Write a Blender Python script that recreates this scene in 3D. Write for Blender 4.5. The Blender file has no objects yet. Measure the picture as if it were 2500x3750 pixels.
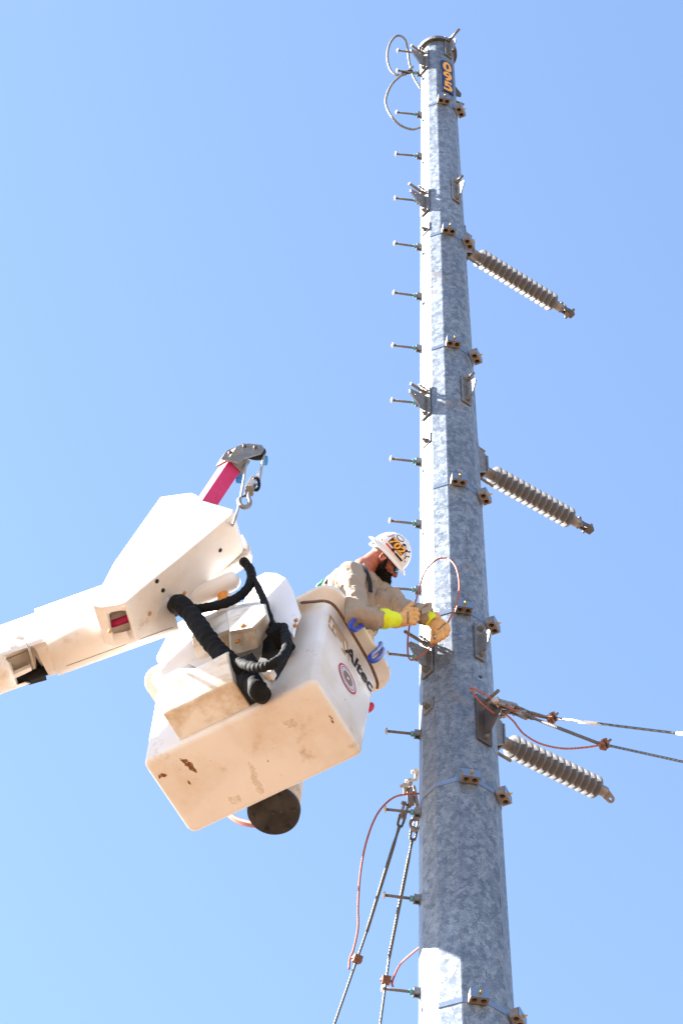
import bpy, bmesh, math, random
import numpy as np
from mathutils import Vector, Matrix, geometry
random.seed(7)
sc = bpy.context.scene
col = sc.collection

# ------------------------------------------------------------------ camera
FPX = 9635.0; CXP, CYP = 1250.0, 1875.0            # focal length in pixels of a 2500 x 3750 frame
VP = np.array([173.0, 7528.0])                     # where plumb lines meet, from the frame's centre
TILT = math.atan2(FPX, np.hypot(*VP)); ROLL = math.atan2(VP[0], VP[1])
CV = np.array([0, math.cos(TILT), math.sin(TILT)])
_u0 = np.array([0, -math.sin(TILT), math.cos(TILT)]); _r0 = np.array([1.0, 0, 0])
CR = _r0*math.cos(ROLL) + _u0*math.sin(ROLL)
CU = -_r0*math.sin(ROLL) + _u0*math.cos(ROLL)
CAM = np.array([0, 0, 1.6])
cd = bpy.data.cameras.new('camera'); cam = bpy.data.objects.new('camera', cd); col.objects.link(cam)
cd.sensor_fit = 'VERTICAL'; cd.sensor_height = 36.0; cd.lens = FPX/3750.0*36.0
cd.clip_end = 5000; cd.clip_start = 0.05
cam.matrix_world = Matrix(((CR[0], CU[0], -CV[0], CAM[0]), (CR[1], CU[1], -CV[1], CAM[1]), (CR[2], CU[2], -CV[2], CAM[2]), (0, 0, 0, 1)))
sc.camera = cam

# ------------------------------------------------------------------ sky, sun, exposure
SUN_AZ, SUN_EL = math.radians(-95.3), math.radians(40)     # azimuth from the -Y axis, negative to the left
TO_SUN = Vector((math.sin(SUN_AZ)*math.cos(SUN_EL), -math.cos(SUN_AZ)*math.cos(SUN_EL), math.sin(SUN_EL)))
w = bpy.data.worlds.new('World'); sc.world = w; w.use_nodes = True
nt = w.node_tree; bgn = nt.nodes['Background']
sky = nt.nodes.new('ShaderNodeTexSky'); sky.sky_type = 'NISHITA'; sky.sun_disc = False
sky.sun_elevation = SUN_EL; sky.sun_rotation = math.atan2(TO_SUN.x, TO_SUN.y)
sky.altitude = 100; sky.air_density = 1.0; sky.dust_density = 0.3; sky.ozone_density = 1.0
nt.links.new(sky.outputs[0], bgn.inputs[0]); bgn.inputs[1].default_value = 0.052
sd = bpy.data.lights.new('sun', 'SUN'); sun = bpy.data.objects.new('sun', sd); col.objects.link(sun)
sd.energy = 5.0; sd.angle = math.radians(0.53); sd.color = (1.0, 0.95, 0.88)
sun.rotation_euler = TO_SUN.to_track_quat('Z', 'Y').to_euler(); sun.location = (-20, 0, 30)
sc.view_settings.view_transform = 'Standard'; sc.view_settings.look = 'None'
sc.view_settings.gamma = 1.0; sc.view_settings.exposure = 2.92; sc.view_settings.use_curve_mapping = False
sc.cycles.max_bounces = 8; sc.cycles.diffuse_bounces = 5

# ------------------------------------------------------------------ helpers
SC = 2500/1568.0
def ray(px, py):
    return CV + CR*(px-CXP)/FPX - CU*(py-CYP)/FPX
def up_(px, py, Y):                                    # photo pixel + distance -> point in the place
    d = ray(px, py); return Vector(CAM + d*(Y/d[1]))
def U(x, y, Y): return up_(x*SC, y*SC, Y)              # the same, in a 1568 wide copy of the photo
def onp(x, y, P0, N):                                  # pixel ray meets a plane of the place
    d = Vector(ray(x*SC, y*SC)); c = Vector(CAM); N = Vector(N)
    return c + d*((Vector(P0)-c).dot(N)/d.dot(N))
def Z7(x, y, Y): return up_(1100+x/2.6133, 1900+y/2.6133, Y)
def proj(P):
    d = np.array(P)-CAM; z = d@CV
    return CXP+FPX*(d@CR)/z, CYP-FPX*(d@CU)/z

def frame(z, hint=(0, 0, 1)):
    z = Vector(z).normalized(); h = Vector(hint)
    if abs(z.dot(h)) > 0.97: h = Vector((1, 0, 0)) if abs(z.x) < 0.9 else Vector((0, 1, 0))
    x = h.cross(z).normalized(); y = z.cross(x)
    return x, y, z

def spline(pts, n=8):
    P = [Vector(p) for p in pts]; P = [P[0]*2-P[1]] + P + [P[-1]*2-P[-2]]; out = []
    for i in range(1, len(P)-2):
        a, b, c, d = P[i-1], P[i], P[i+1], P[i+2]
        for k in range(n):
            t = k/n
            out.append(0.5*((2*b)+(c-a)*t+(2*a-5*b+4*c-d)*t*t+(3*b-a-3*c+d)*t**3))
    out.append(P[-2]); return out

class MB:
    def __init__(s): s.v = []; s.f = []; s.sm = []
    def add(s, vs, fs, smooth=False):
        o = len(s.v); s.v += [Vector(p) for p in vs]
        for f in fs: s.f.append([i+o for i in f]); s.sm.append(smooth)
        return s
    def box(s, c, ax, ay, az):
        c, ax, ay, az = Vector(c), Vector(ax), Vector(ay), Vector(az)
        vs = [c+ax*i+ay*j+az*k for i in (-.5, .5) for j in (-.5, .5) for k in (-.5, .5)]
        return s.add(vs, [(0, 1, 3, 2), (4, 6, 7, 5), (0, 4, 5, 1), (2, 3, 7, 6), (0, 2, 6, 4), (1, 5, 7, 3)])
    def rings(s, R, caps=(True, True), smooth=True, close=False):
        n = len(R[0]); vs = [p for r in R for p in r]; fs = []
        m = len(R)
        for i in range(m if close else m-1):
            i2 = (i+1) % m
            for j in range(n):
                fs.append((i*n+j, i*n+(j+1) % n, i2*n+(j+1) % n, i2*n+j))
        o = len(s.v); s.add(vs, fs, smooth)
        if not close:
            if caps[0]: s.f.append([o+j for j in range(n)][::-1]); s.sm.append(False)
            if caps[1]: s.f.append([o+(m-1)*n+j for j in range(n)]); s.sm.append(False)
        return s
    def tube(s, path, r, n=10, smooth=True, hint=(0, 0, 1)):
        P = [Vector(p) for p in path]; R = []; x = None
        for i, p in enumerate(P):
            t = (P[min(i+1, len(P)-1)]-P[max(i-1, 0)]).normalized()
            if x is None: x, y, _ = frame(t, hint)
            else:
                x = (x - t*x.dot(t)).normalized(); y = t.cross(x)
            rr = r[i] if hasattr(r, '__len__') else r
            R.append([p+(x*math.cos(a)+y*math.sin(a))*rr for a in [2*math.pi*k/n for k in range(n)]])
        return s.rings(R, smooth=smooth)
    def cyl(s, p0, p1, r0, r1=None, n=16, smooth=True):
        return s.tube([p0, p1], [r0, r0 if r1 is None else r1], n, smooth)
    def lathe(s, p0, axis, prof, n=24, smooth=True):          # prof: (distance along the axis, radius)
        x, y, z = frame(axis); p0 = Vector(p0)
        R = [[p0+z*h+(x*math.cos(a)+y*math.sin(a))*max(r, 1e-4) for a in [2*math.pi*k/n for k in range(n)]] for h, r in prof]
        return s.rings(R, smooth=smooth)
    def hexn(s, p0, axis, r, h, turn=0.0):
        x, y, z = frame(axis); p0 = Vector(p0)
        R = [[p0+z*t+(x*math.cos(a)+y*math.sin(a))*r for a in [turn+math.pi/3*k for k in range(6)]] for t in (0, h)]
        return s.rings(R, smooth=False)
    def plate(s, loops, ex):                                  # outline (+ holes) extruded by a vector
        ex = Vector(ex); L = [[Vector(p) for p in l] for l in loops]
        flat = [p for l in L for p in l]; n = len(flat)
        tri = geometry.tessellate_polygon(L)
        fs = [tuple(t) for t in tri] + [tuple(i+n for i in t[::-1]) for t in tri]
        o = 0
        for l in L:
            m = len(l)
            for j in range(m): fs.append((o+j, o+(j+1) % m, o+(j+1) % m+n, o+j+n))
            o += m
        return s.add(flat+[p+ex for p in flat], fs)
    def poly(s, pts): return s.add(pts, [tuple(range(len(pts)))])
    def ball(s, c, r, ax=None, n=16, m=10):
        c = Vector(c); r = (r, r, r) if not hasattr(r, '__len__') else r
        ax = ax or (Vector((1, 0, 0)), Vector((0, 1, 0)), Vector((0, 0, 1)))
        R = []
        for i in range(m+1):
            t = math.pi*min(max(i/m, .002), .998)
            R.append([c+ax[0]*(r[0]*math.sin(t)*math.cos(2*math.pi*k/n))+ax[1]*(r[1]*math.sin(t)*math.sin(2*math.pi*k/n))+ax[2]*(-r[2]*math.cos(t)) for k in range(n)])
        return s.rings(R)
    def caps(s, p0, p1, r0, r1, n=12):                        # round-ended tapered limb
        p0, p1 = Vector(p0), Vector(p1); d = (p1-p0); L = d.length; z = d/max(L, 1e-6)
        prof = [(-r0*math.cos(a), r0*math.sin(a)) for a in [math.pi/2*k/4 for k in range(5)]]
        prof += [(L+r1*math.sin(a), r1*math.cos(a)) for a in [math.pi/2*k/4 for k in range(5)]]
        return s.lathe(p0, z, prof, n)
    def mesh(s, name, off=Vector((0, 0, 0)), weld=True):
        me = bpy.data.meshes.new(name)
        me.from_pydata([tuple(p-off) for p in s.v], [], s.f)
        me.polygons.foreach_set('use_smooth', s.sm); 
        bm = bmesh.new(); bm.from_mesh(me)
        bmesh.ops.recalc_face_normals(bm, faces=bm.faces); bm.to_mesh(me); bm.free(); me.update()
        return me
    def build(s, name, mat, parent=None, bevel=0.0, seg=2, sub=0, **props):
        off = wloc(parent) if parent else Vector((0, 0, 0))
        loc = None
        if parent is None:                                    # a thing of one mesh: origin at its lowest middle
            lo = [min(p[i] for p in s.v) for i in range(3)]; hi = [max(p[i] for p in s.v) for i in range(3)]
            off = loc = Vector(((lo[0]+hi[0])/2, (lo[1]+hi[1])/2, lo[2]))
        o = bpy.data.objects.new(name, s.mesh(name, off)); col.objects.link(o); o.data.materials.append(mat)
        if loc: o.location = loc
        if parent: o.parent = parent
        if bevel:
            m = o.modifiers.new('bevel', 'BEVEL'); m.width = bevel; m.segments = seg; m.limit_method = 'ANGLE'; m.angle_limit = math.radians(28)
            m.harden_normals = False
            if seg > 1: o.data.polygons.foreach_set('use_smooth', [True]*len(o.data.polygons)); wn = o.modifiers.new('wn', 'WEIGHTED_NORMAL'); wn.keep_sharp = True
        if sub:
            m = o.modifiers.new('sub', 'SUBSURF'); m.levels = sub; m.render_levels = sub
        for k, v in props.items(): o[k] = v
        return o
def wloc(o):
    p = Vector((0, 0, 0))
    while o: p += o.location; o = o.parent
    return p
def empty(name, loc, label=None, cat=None, group=None, parent=None):
    o = bpy.data.objects.new(name, None); col.objects.link(o); o.location = Vector(loc)
    o.empty_display_size = 0.1
    if parent: o.parent = parent; o.location = Vector(loc)-wloc(parent)
    if label: o['label'] = label
    if cat: o['category'] = cat
    if group: o['group'] = group
    return o
def inst(src, parent, loc=(0, 0, 0)):                         # a copy that shares its mesh
    c = src.copy(); col.objects.link(c); c.parent = parent; c.location = Vector(loc); return c
def text_mb(body, size=1.0, shear=0.0, sx=1.0, bold=0.0):     # built-in lettering as flat triangles
    cu = bpy.data.curves.new('lettering', 'FONT'); cu.body = body; cu.size = size; cu.shear = shear
    cu.align_x = 'CENTER'; cu.align_y = 'CENTER'; cu.offset = bold; cu.resolution_u = 4
    o = bpy.data.objects.new('lettering', cu); col.objects.link(o)
    dg = bpy.context.evaluated_depsgraph_get()
    me = bpy.data.meshes.new_from_object(o.evaluated_get(dg))
    vs = [(v.co.x*sx, v.co.y) for v in me.vertices]; fs = [tuple(p.vertices) for p in me.polygons]
    bpy.data.objects.remove(o); bpy.data.curves.remove(cu); bpy.data.meshes.remove(me)
    return vs, fs
def finer(vs, fs, cuts=3):                                    # cut flat lettering into small triangles so that it can bend
    bm = bmesh.new(); V = [bm.verts.new((a, b, 0)) for a, b in vs]
    for f in fs:
        try: bm.faces.new([V[i] for i in f])
        except ValueError: pass
    bmesh.ops.triangulate(bm, faces=bm.faces); bmesh.ops.subdivide_edges(bm, edges=bm.edges, cuts=cuts, use_grid_fill=True); bm.verts.index_update()
    out = [(v.co.x, v.co.y) for v in bm.verts], [tuple(v.index for v in f.verts) for f in bm.faces]; bm.free(); return out
def flat(mb, vsfs, O, X, Y):                                  # lay 2-D lettering on a plane
    vs, fs = vsfs; O, X, Y = Vector(O), Vector(X), Vector(Y)
    return mb.add([O+X*a+Y*b for a, b in vs], fs)

def cut(o, cutter):                                           # carve an opening and keep the carved mesh
    c = bpy.data.objects.new('cutter', cutter.mesh('cutter')); col.objects.link(c)
    bpy.context.view_layer.update()
    m = o.modifiers.new('cut', 'BOOLEAN'); m.operation = 'DIFFERENCE'; m.object = c; m.solver = 'EXACT'
    bpy.context.view_layer.update()
    dg = bpy.context.evaluated_depsgraph_get(); me = bpy.data.meshes.new_from_object(o.evaluated_get(dg))
    old = o.data; o.modifiers.clear(); o.data = me; bpy.data.meshes.remove(old); bpy.data.objects.remove(c)
    return o

# ------------------------------------------------------------------ materials
def mat(name, base, rough=0.5, metal=0.0, var=None, vscale=8.0, vdetail=4.0, bump=0.0, bscale=40.0, dirt=None, coat=0.0, spec=0.5):
    m = bpy.data.materials.new(name); m.use_nodes = True; t = m.node_tree; b = t.nodes['Principled BSDF']
    b.inputs['Base Color'].default_value = (*base, 1); b.inputs['Roughness'].default_value = rough; b.inputs['Metallic'].default_value = metal
    b.inputs['Coat Weight'].default_value = coat; b.inputs['Specular IOR Level'].default_value = spec
    tc = t.nodes.new('ShaderNodeTexCoord'); last = None
    if var:
        nz = t.nodes.new('ShaderNodeTexNoise'); nz.inputs['Scale'].default_value = vscale; nz.inputs['Detail'].default_value = vdetail
        t.links.new(tc.outputs['Object'], nz.inputs['Vector'])
        rp = t.nodes.new('ShaderNodeValToRGB'); rp.color_ramp.elements[0].position = 0.35; rp.color_ramp.elements[1].position = 0.68
        rp.color_ramp.elements[0].color = (*base, 1); rp.color_ramp.elements[1].color = (*var, 1)
        t.links.new(nz.outputs[0], rp.inputs[0]); last = rp.outputs[0]
    if dirt:
        for (dc, ds, lo, hi, stretch) in dirt:
            mp = t.nodes.new('ShaderNodeMapping'); mp.inputs['Scale'].default_value = stretch
            t.links.new(tc.outputs['Object'], mp.inputs['Vector'])
            nz = t.nodes.new('ShaderNodeTexNoise'); nz.inputs['Scale'].default_value = ds; nz.inputs['Detail'].default_value = 8; nz.inputs['Roughness'].default_value = 0.65
            t.links.new(mp.outputs[0], nz.inputs['Vector'])
            mr = t.nodes.new('ShaderNodeMapRange'); mr.inputs['From Min'].default_value = lo; mr.inputs['From Max'].default_value = hi
            t.links.new(nz.outputs[0], mr.inputs['Value'])
            mx = t.nodes.new('ShaderNodeMix'); mx.data_type = 'RGBA'
            t.links.new(mr.outputs[0], mx.inputs[0])
            if last: t.links.new(last, mx.inputs[6])
            else: mx.inputs[6].default_value = (*base, 1)
            mx.inputs[7].default_value = (*dc, 1); last = mx.outputs[2]
    if last: t.links.new(last, b.inputs['Base Color'])
    if bump:
        nz = t.nodes.new('ShaderNodeTexNoise'); nz.inputs['Scale'].default_value = bscale; nz.inputs['Detail'].default_value = 3
        t.links.new(tc.outputs['Object'], nz.inputs['Vector'])
        bp = t.nodes.new('ShaderNodeBump'); bp.inputs['Strength'].default_value = bump; bp.inputs['Distance'].default_value = 0.01
        t.links.new(nz.outputs[0], bp.inputs['Height']); t.links.new(bp.outputs[0], b.inputs['Normal'])
    return m
M = {}
def galvanised(name, c0, c1, c2, metal, rough, scale, zs=0.75):
    m = bpy.data.materials.new(name); m.use_nodes = True; t = m.node_tree; b = t.nodes['Principled BSDF']
    tc = t.nodes.new('ShaderNodeTexCoord')
    nz = t.nodes.new('ShaderNodeTexNoise'); nz.inputs['Scale'].default_value = scale*1.5; nz.inputs['Detail'].default_value = 3
    t.links.new(tc.outputs['Object'], nz.inputs['Vector'])
    mx = t.nodes.new('ShaderNodeMix'); mx.data_type = 'VECTOR'; mx.inputs[0].default_value = 0.055
    t.links.new(tc.outputs['Object'], mx.inputs[4]); t.links.new(nz.outputs['Color'], mx.inputs[5])
    mp = t.nodes.new('ShaderNodeMapping'); mp.inputs['Scale'].default_value = (1, 1, zs); t.links.new(mx.outputs[1], mp.inputs['Vector'])
    vals = []
    for k, s in enumerate((scale, scale*2.3)):
        vo = t.nodes.new('ShaderNodeTexVoronoi'); vo.inputs['Scale'].default_value = s; t.links.new(mp.outputs[0], vo.inputs['Vector'])
        sp = t.nodes.new('ShaderNodeSeparateColor'); t.links.new(vo.outputs['Color'], sp.inputs[0]); vals.append(sp.outputs[0])
    ad = t.nodes.new('ShaderNodeMix'); ad.data_type = 'FLOAT'; ad.inputs[0].default_value = 0.42
    t.links.new(vals[0], ad.inputs[2]); t.links.new(vals[1], ad.inputs[3])
    rp = t.nodes.new('ShaderNodeValToRGB'); e = rp.color_ramp.elements
    e[0].position = 0.15; e[0].color = (*c0, 1); e[1].position = 0.85; e[1].color = (*c2, 1)
    x = e.new(0.5); x.color = (*c1, 1)
    t.links.new(ad.outputs[0], rp.inputs[0]); last = rp.outputs[0]
    nb_ = t.nodes.new('ShaderNodeTexNoise'); nb_.inputs['Scale'].default_value = 1.3; nb_.inputs['Detail'].default_value = 5
    mb_ = t.nodes.new('ShaderNodeMapping'); mb_.inputs['Scale'].default_value = (2.5, 2.5, 0.5); t.links.new(tc.outputs['Object'], mb_.inputs['Vector']); t.links.new(mb_.outputs[0], nb_.inputs['Vector'])
    mrb = t.nodes.new('ShaderNodeMapRange'); mrb.inputs['From Min'].default_value = 0.3; mrb.inputs['From Max'].default_value = 0.7; mrb.inputs['To Min'].default_value = 0.78; mrb.inputs['To Max'].default_value = 1.18
    t.links.new(nb_.outputs[0], mrb.inputs[0]); mlt = t.nodes.new('ShaderNodeMix'); mlt.data_type = 'RGBA'; mlt.blend_type = 'MULTIPLY'; mlt.inputs[0].default_value = 1.0
    t.links.new(last, mlt.inputs[6]); t.links.new(mrb.outputs[0], mlt.inputs[7]); last = mlt.outputs[2]
    # faint rusty marks
    n2 = t.nodes.new('ShaderNodeTexNoise'); n2.inputs['Scale'].default_value = 2.3; n2.inputs['Detail'].default_value = 9; n2.inputs['Roughness'].default_value = 0.6
    t.links.new(tc.outputs['Object'], n2.inputs['Vector'])
    mr = t.nodes.new('ShaderNodeMapRange'); mr.inputs['From Min'].default_value = 0.63; mr.inputs['From Max'].default_value = 0.74; mr.inputs['To Max'].default_value = 0.55
    t.links.new(n2.outputs[0], mr.inputs[0])
    m2 = t.nodes.new('ShaderNodeMix'); m2.data_type = 'RGBA'; t.links.new(mr.outputs[0], m2.inputs[0]); t.links.new(last, m2.inputs[6]); m2.inputs[7].default_value = (0.23, 0.16, 0.10, 1)
    t.links.new(m2.outputs[2], b.inputs['Base Color'])
    r2 = t.nodes.new('ShaderNodeMapRange'); r2.inputs['To Min'].default_value = rough-0.1; r2.inputs['To Max'].default_value = rough+0.12
    t.links.new(vals[0], r2.inputs[0]); t.links.new(r2.outputs[0], b.inputs['Roughness'])
    b.inputs['Metallic'].default_value = metal
    n3 = t.nodes.new('ShaderNodeTexNoise'); n3.inputs['Scale'].default_value = 70; n3.inputs['Detail'].default_value = 2
    t.links.new(tc.outputs['Object'], n3.inputs['Vector'])
    bp = t.nodes.new('ShaderNodeBump'); bp.inputs['Strength'].default_value = 0.25; bp.inputs['Distance'].default_value = 0.003
    t.links.new(n3.outputs[0], bp.inputs['Height']); t.links.new(bp.outputs[0], b.inputs['Normal'])
    return m
def strand(name, c0, c1, metal, rough, freq):                 # twisted wire: diagonal bands along the length (UV-free, by object position)
    m = mat(name, c0, rough, metal); t = m.node_tree; b = t.nodes['Principled BSDF']
    tc = t.nodes.new('ShaderNodeTexCoord'); wv = t.nodes.new('ShaderNodeTexWave'); wv.wave_type = 'BANDS'; wv.bands_direction = 'DIAGONAL'
    wv.inputs['Scale'].default_value = freq; wv.inputs['Distortion'].default_value = 0.6
    t.links.new(tc.outputs['Object'], wv.inputs['Vector'])
    rp = t.nodes.new('ShaderNodeValToRGB'); rp.color_ramp.elements[0].color = (*c0, 1); rp.color_ramp.elements[1].color = (*c1, 1)
    t.links.new(wv.outputs[0], rp.inputs[0]); t.links.new(rp.outputs[0], b.inputs['Base Color'])
    bp = t.nodes.new('ShaderNodeBump'); bp.inputs['Strength'].default_value = 0.8; bp.inputs['Distance'].default_value = 0.004
    t.links.new(wv.outputs[0], bp.inputs['Height']); t.links.new(bp.outputs[0], b.inputs['Normal'])
    return m
M['galv'] = galvanised('galvanised_steel', (0.105, 0.13, 0.168), (0.168, 0.202, 0.25), (0.26, 0.30, 0.355), 0.28, 0.5, 44)
M['hardware'] = galvanised('galvanised_hardware', (0.13, 0.13, 0.135), (0.18, 0.18, 0.185), (0.25, 0.25, 0.255), 0.3, 0.5, 60, 1)
M['darkplate'] = mat('weathered_plate_and_shade', (0.075, 0.075, 0.08), 0.55, 0.3, var=(0.11, 0.08, 0.06), vscale=14, bump=0.2)
M['strap'] = mat('steel_strap', (0.24, 0.29, 0.36), 0.3, 0.7, bump=0.1)
M['block'] = mat('cast_clamp', (0.24, 0.21, 0.185), 0.5, 0.3, var=(0.19, 0.145, 0.11), vscale=30, bump=0.2)
M['dark'] = mat('black_parts_and_shade', (0.008, 0.008, 0.009), 0.8)
M['brass'] = mat('brass_bolt', (0.50, 0.33, 0.10), 0.35, 0.8)
M['rod'] = mat('weathered_rod', (0.12, 0.10, 0.085), 0.55, 0.3, var=(0.18, 0.165, 0.15), vscale=50, bump=0.3, bscale=200)
M['bolthead'] = mat('bolt_head', (0.50, 0.47, 0.45), 0.5, 0.25, var=(0.40, 0.30, 0.22), vscale=60)
M['teal'] = mat('teal_plated_nut', (0.06, 0.20, 0.24), 0.4, 0.5, var=(0.12, 0.32, 0.36), vscale=70)
M['signblue'] = mat('sign_blue', (0.006, 0.018, 0.09), 0.35)
M['signyellow'] = mat('sign_yellow', (0.80, 0.36, 0.02), 0.4)
M['silicone'] = mat('grey_silicone', (0.15, 0.148, 0.152), 0.30, var=(0.125, 0.119, 0.118), vscale=20)
M['fitting'] = mat('insulator_fitting', (0.24, 0.22, 0.21), 0.5, 0.3, var=(0.19, 0.16, 0.14), vscale=25, bump=0.2)
WD = [((0.60, 0.47, 0.33), 2.2, 0.50, 0.80, (1, 1, 1)), ((0.40, 0.27, 0.15), 5.0, 0.60, 0.78, (1, 1, 1)), ((0.16, 0.09, 0.045), 21.0, 0.705, 0.77, (1, 1, 1))]
M['white'] = mat('white_fibreglass', (0.755, 0.725, 0.695), 0.38, var=(0.70, 0.66, 0.615), vscale=3, bump=0.04, bscale=12, dirt=WD, coat=0.1)
M['whiteclean'] = mat('white_gelcoat', (0.82, 0.80, 0.79), 0.35, var=(0.78, 0.76, 0.74), vscale=3, dirt=[((0.55, 0.45, 0.34), 9.0, 0.64, 0.82, (1, 1, 1))], coat=0.1)
M['cover'] = mat('dirty_cover', (0.76, 0.73, 0.69), 0.45, var=(0.70, 0.63, 0.53), vscale=5, bump=0.05, bscale=14,
                 dirt=[((0.46, 0.34, 0.20), 6.0, 0.45, 0.70, (1, 1, 2.5)), ((0.12, 0.07, 0.04), 26.0, 0.66, 0.74, (1, 1, 1))])
M['interior'] = mat('liner', (0.34, 0.30, 0.25), 0.6)
M['hose'] = mat('black_hose_sleeve', (0.006, 0.006, 0.007), 0.8, spec=0.15, var=(0.012, 0.012, 0.012), vscale=10, dirt=[((0.05, 0.036, 0.026), 9.0, 0.64, 0.76, (1, 1, 1))], bump=0.5, bscale=30)
M['rubber'] = mat('black_cap', (0.014, 0.0135, 0.0135), 0.7, spec=0.3, var=(0.050, 0.044, 0.039), vscale=9, vdetail=8, dirt=[((0.30, 0.24, 0.18), 34, 0.66, 0.72, (1, 1, 1))], bump=0.1)
M['magenta'] = mat('magenta_jib', (0.47, 0.008, 0.105), 0.55, var=(0.52, 0.018, 0.13), vscale=30, vdetail=8)
M['orange'] = mat('orange_post', (0.75, 0.27, 0.03), 0.5)
M['steel'] = mat('cast_steel', (0.24, 0.22, 0.20), 0.5, 0.25, var=(0.18, 0.155, 0.13), vscale=18, bump=0.15)
M['blue'] = mat('blue_plastic', (0.005, 0.035, 0.30), 0.35)
M['ltblue'] = mat('blue_tie', (0.02, 0.20, 0.55), 0.4)
M['red'] = mat('red_plastic', (0.60, 0.02, 0.05), 0.4)
M['rope'] = strand('brown_rope', (0.13, 0.06, 0.035), (0.24, 0.12, 0.07), 0, 0.85, 60)
M['copper'] = strand('copper_wire', (0.30, 0.07, 0.045), (0.52, 0.17, 0.10), 0.3, 0.5, 70)
M['strand'] = strand('steel_strand', (0.07, 0.075, 0.08), (0.20, 0.20, 0.20), 0.3, 0.5, 45)
M['grip'] = strand('guy_grip', (0.07, 0.065, 0.06), (0.20, 0.185, 0.165), 0.3, 0.6, 70)
M['cable'] = strand('aluminium_cable', (0.13, 0.115, 0.10), (0.27, 0.245, 0.22), 0.3, 0.5, 80)
M['winch'] = mat('winch_rope', (0.30, 0.31, 0.33), 0.7, bump=0.4, bscale=300)
M['cuclamp'] = mat('copper_clamp', (0.26, 0.10, 0.05), 0.5, 0.4, var=(0.14, 0.07, 0.05), vscale=40)
M['orangebolt'] = mat('rust_orange_bolt', (0.55, 0.27, 0.06), 0.6, var=(0.35, 0.16, 0.05), vscale=40)
M['navy'] = mat('navy_print', (0.006, 0.010, 0.018), 0.5, spec=0.2)
M['gold'] = mat('gold_print', (0.56, 0.30, 0.07), 0.4)
M['redprint'] = mat('red_print', (0.52, 0.02, 0.06), 0.4)
M['whiteprint'] = mat('white_print', (0.78, 0.76, 0.78), 0.4)
M['brownprint'] = mat('brown_print', (0.22, 0.14, 0.10), 0.5)
M['lilac'] = mat('lilac_print', (0.42, 0.40, 0.60), 0.5)

# ------------------------------------------------------------------ ground (below the frame; its sunlit soil lights the undersides)
m = mat('sandy_soil', (0.108, 0.065, 0.036), 0.95, var=(0.136, 0.085, 0.050), vscale=0.8, vdetail=8, bump=0.4, bscale=6)
g = MB(); g.poly([(-1500, -1500, 0), (1500, -1500, 0), (1500, 1500, 0), (-1500, 1500, 0)])
go = g.build('ground', m, kind='structure')

# ------------------------------------------------------------------ the pole
PX, PY = 0.690, 10.2
H_A, R_A, H_B, R_B = 18.80, 0.1525, 10.73, 0.2415
def prad(h): return R_B + (R_A-R_B)*(h-H_B)/(H_A-H_B)       # to the corners of the twelve-sided shaft
APO = math.cos(math.pi/12)
def az(a): a = math.radians(a); return Vector((math.sin(a), -math.cos(a), 0))
def tang(a): a = math.radians(a); return Vector((math.cos(a), math.sin(a), 0))
def onface(a, h, out=0.0, side=0.0): return Vector((PX, PY, h)) + az(a)*(prad(h)*APO+out) + tang(a)*side
def h_for(y, a, out=0.0):                                    # height whose point on face a shows at photo row y (1568 scale)
    lo, hi = 5, 25
    for _ in range(50):
        mid = (lo+hi)/2
        if proj(onface(a, mid, out))[1]/SC > y: lo = mid
        else: hi = mid
    return lo
FA = 7.0                                                     # azimuth of the face that looks at us; the others step by 30
def ring12(h, r): return [Vector((PX, PY, h))+az(FA+15+30*k)*r for k in range(12)]
H_TOP = h_for(92, FA)
pole = empty('utility_pole', (PX, PY, 0), 'tall tapered twelve-sided galvanised steel pole with step bolts up its left side', 'pole')
mb = MB(); hs = list(np.linspace(0, H_TOP, 14))
mb.rings([ring12(h, prad(h)) for h in hs], smooth=False)
shaft = mb.build('shaft', M['galv'], pole, bevel=0.004, seg=1)
# cap plate: a disc with a turned-down rim
rt = prad(H_TOP); cz = Vector((PX, PY, H_TOP))
mb = MB(); mb.lathe(cz, (0, 0, 1), [(0.0, rt*0.9), (0.0, rt*1.16), (-0.022, rt*1.165), (-0.024, rt*1.215), (0.012, rt*1.22), (0.016, rt*1.19), (0.03, 0.01)], 40, smooth=False)
mb.build('pole_cap', M['hardware'], pole)

# step bolts
SA = FA-90
sb_rows = [122, 168, 263, 358, 461, 567, 680, 800, 925, 1060, 1203, 1355, 1508, 1686, 1866, 2065, 2279]
n0 = az(SA); O0 = Vector((0, 0, 0))
m_sh = MB().cyl(n0*0.02, n0*0.196, 0.0082, n=10).mesh('shank')
m_hd = MB().lathe(n0*0.192, n0, [(0, 0.009), (0.0, 0.0205), (0.003, 0.022), (0.009, 0.017), (0.012, 0.008), (0.0125, 0.001)], 16).mesh('head')
m_nt = MB().hexn(n0*0.040, n0, 0.0165, 0.018).mesh('nut')
mb = MB(); x, y, z = frame(n0)
for s in (-1, 1): mb.box(n0*0.017+x*0.016*s, x*0.007, y*0.040, z*0.036)
mb.box(n0*0.0345, x*0.040, y*0.040, z*0.006); mb.box(n0*0.003, x*0.046, y*0.048, z*0.006)
m_lg = mb.mesh('lug')
m_cn = MB().hexn(n0*0.010, n0, 0.012, 0.016).mesh('lock_nut')
for me, mt in ((m_sh, 'rod'), (m_hd, 'bolthead'), (m_nt, 'teal'), (m_lg, 'hardware'), (m_cn, 'teal')): me.materials.append(M[mt])
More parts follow.
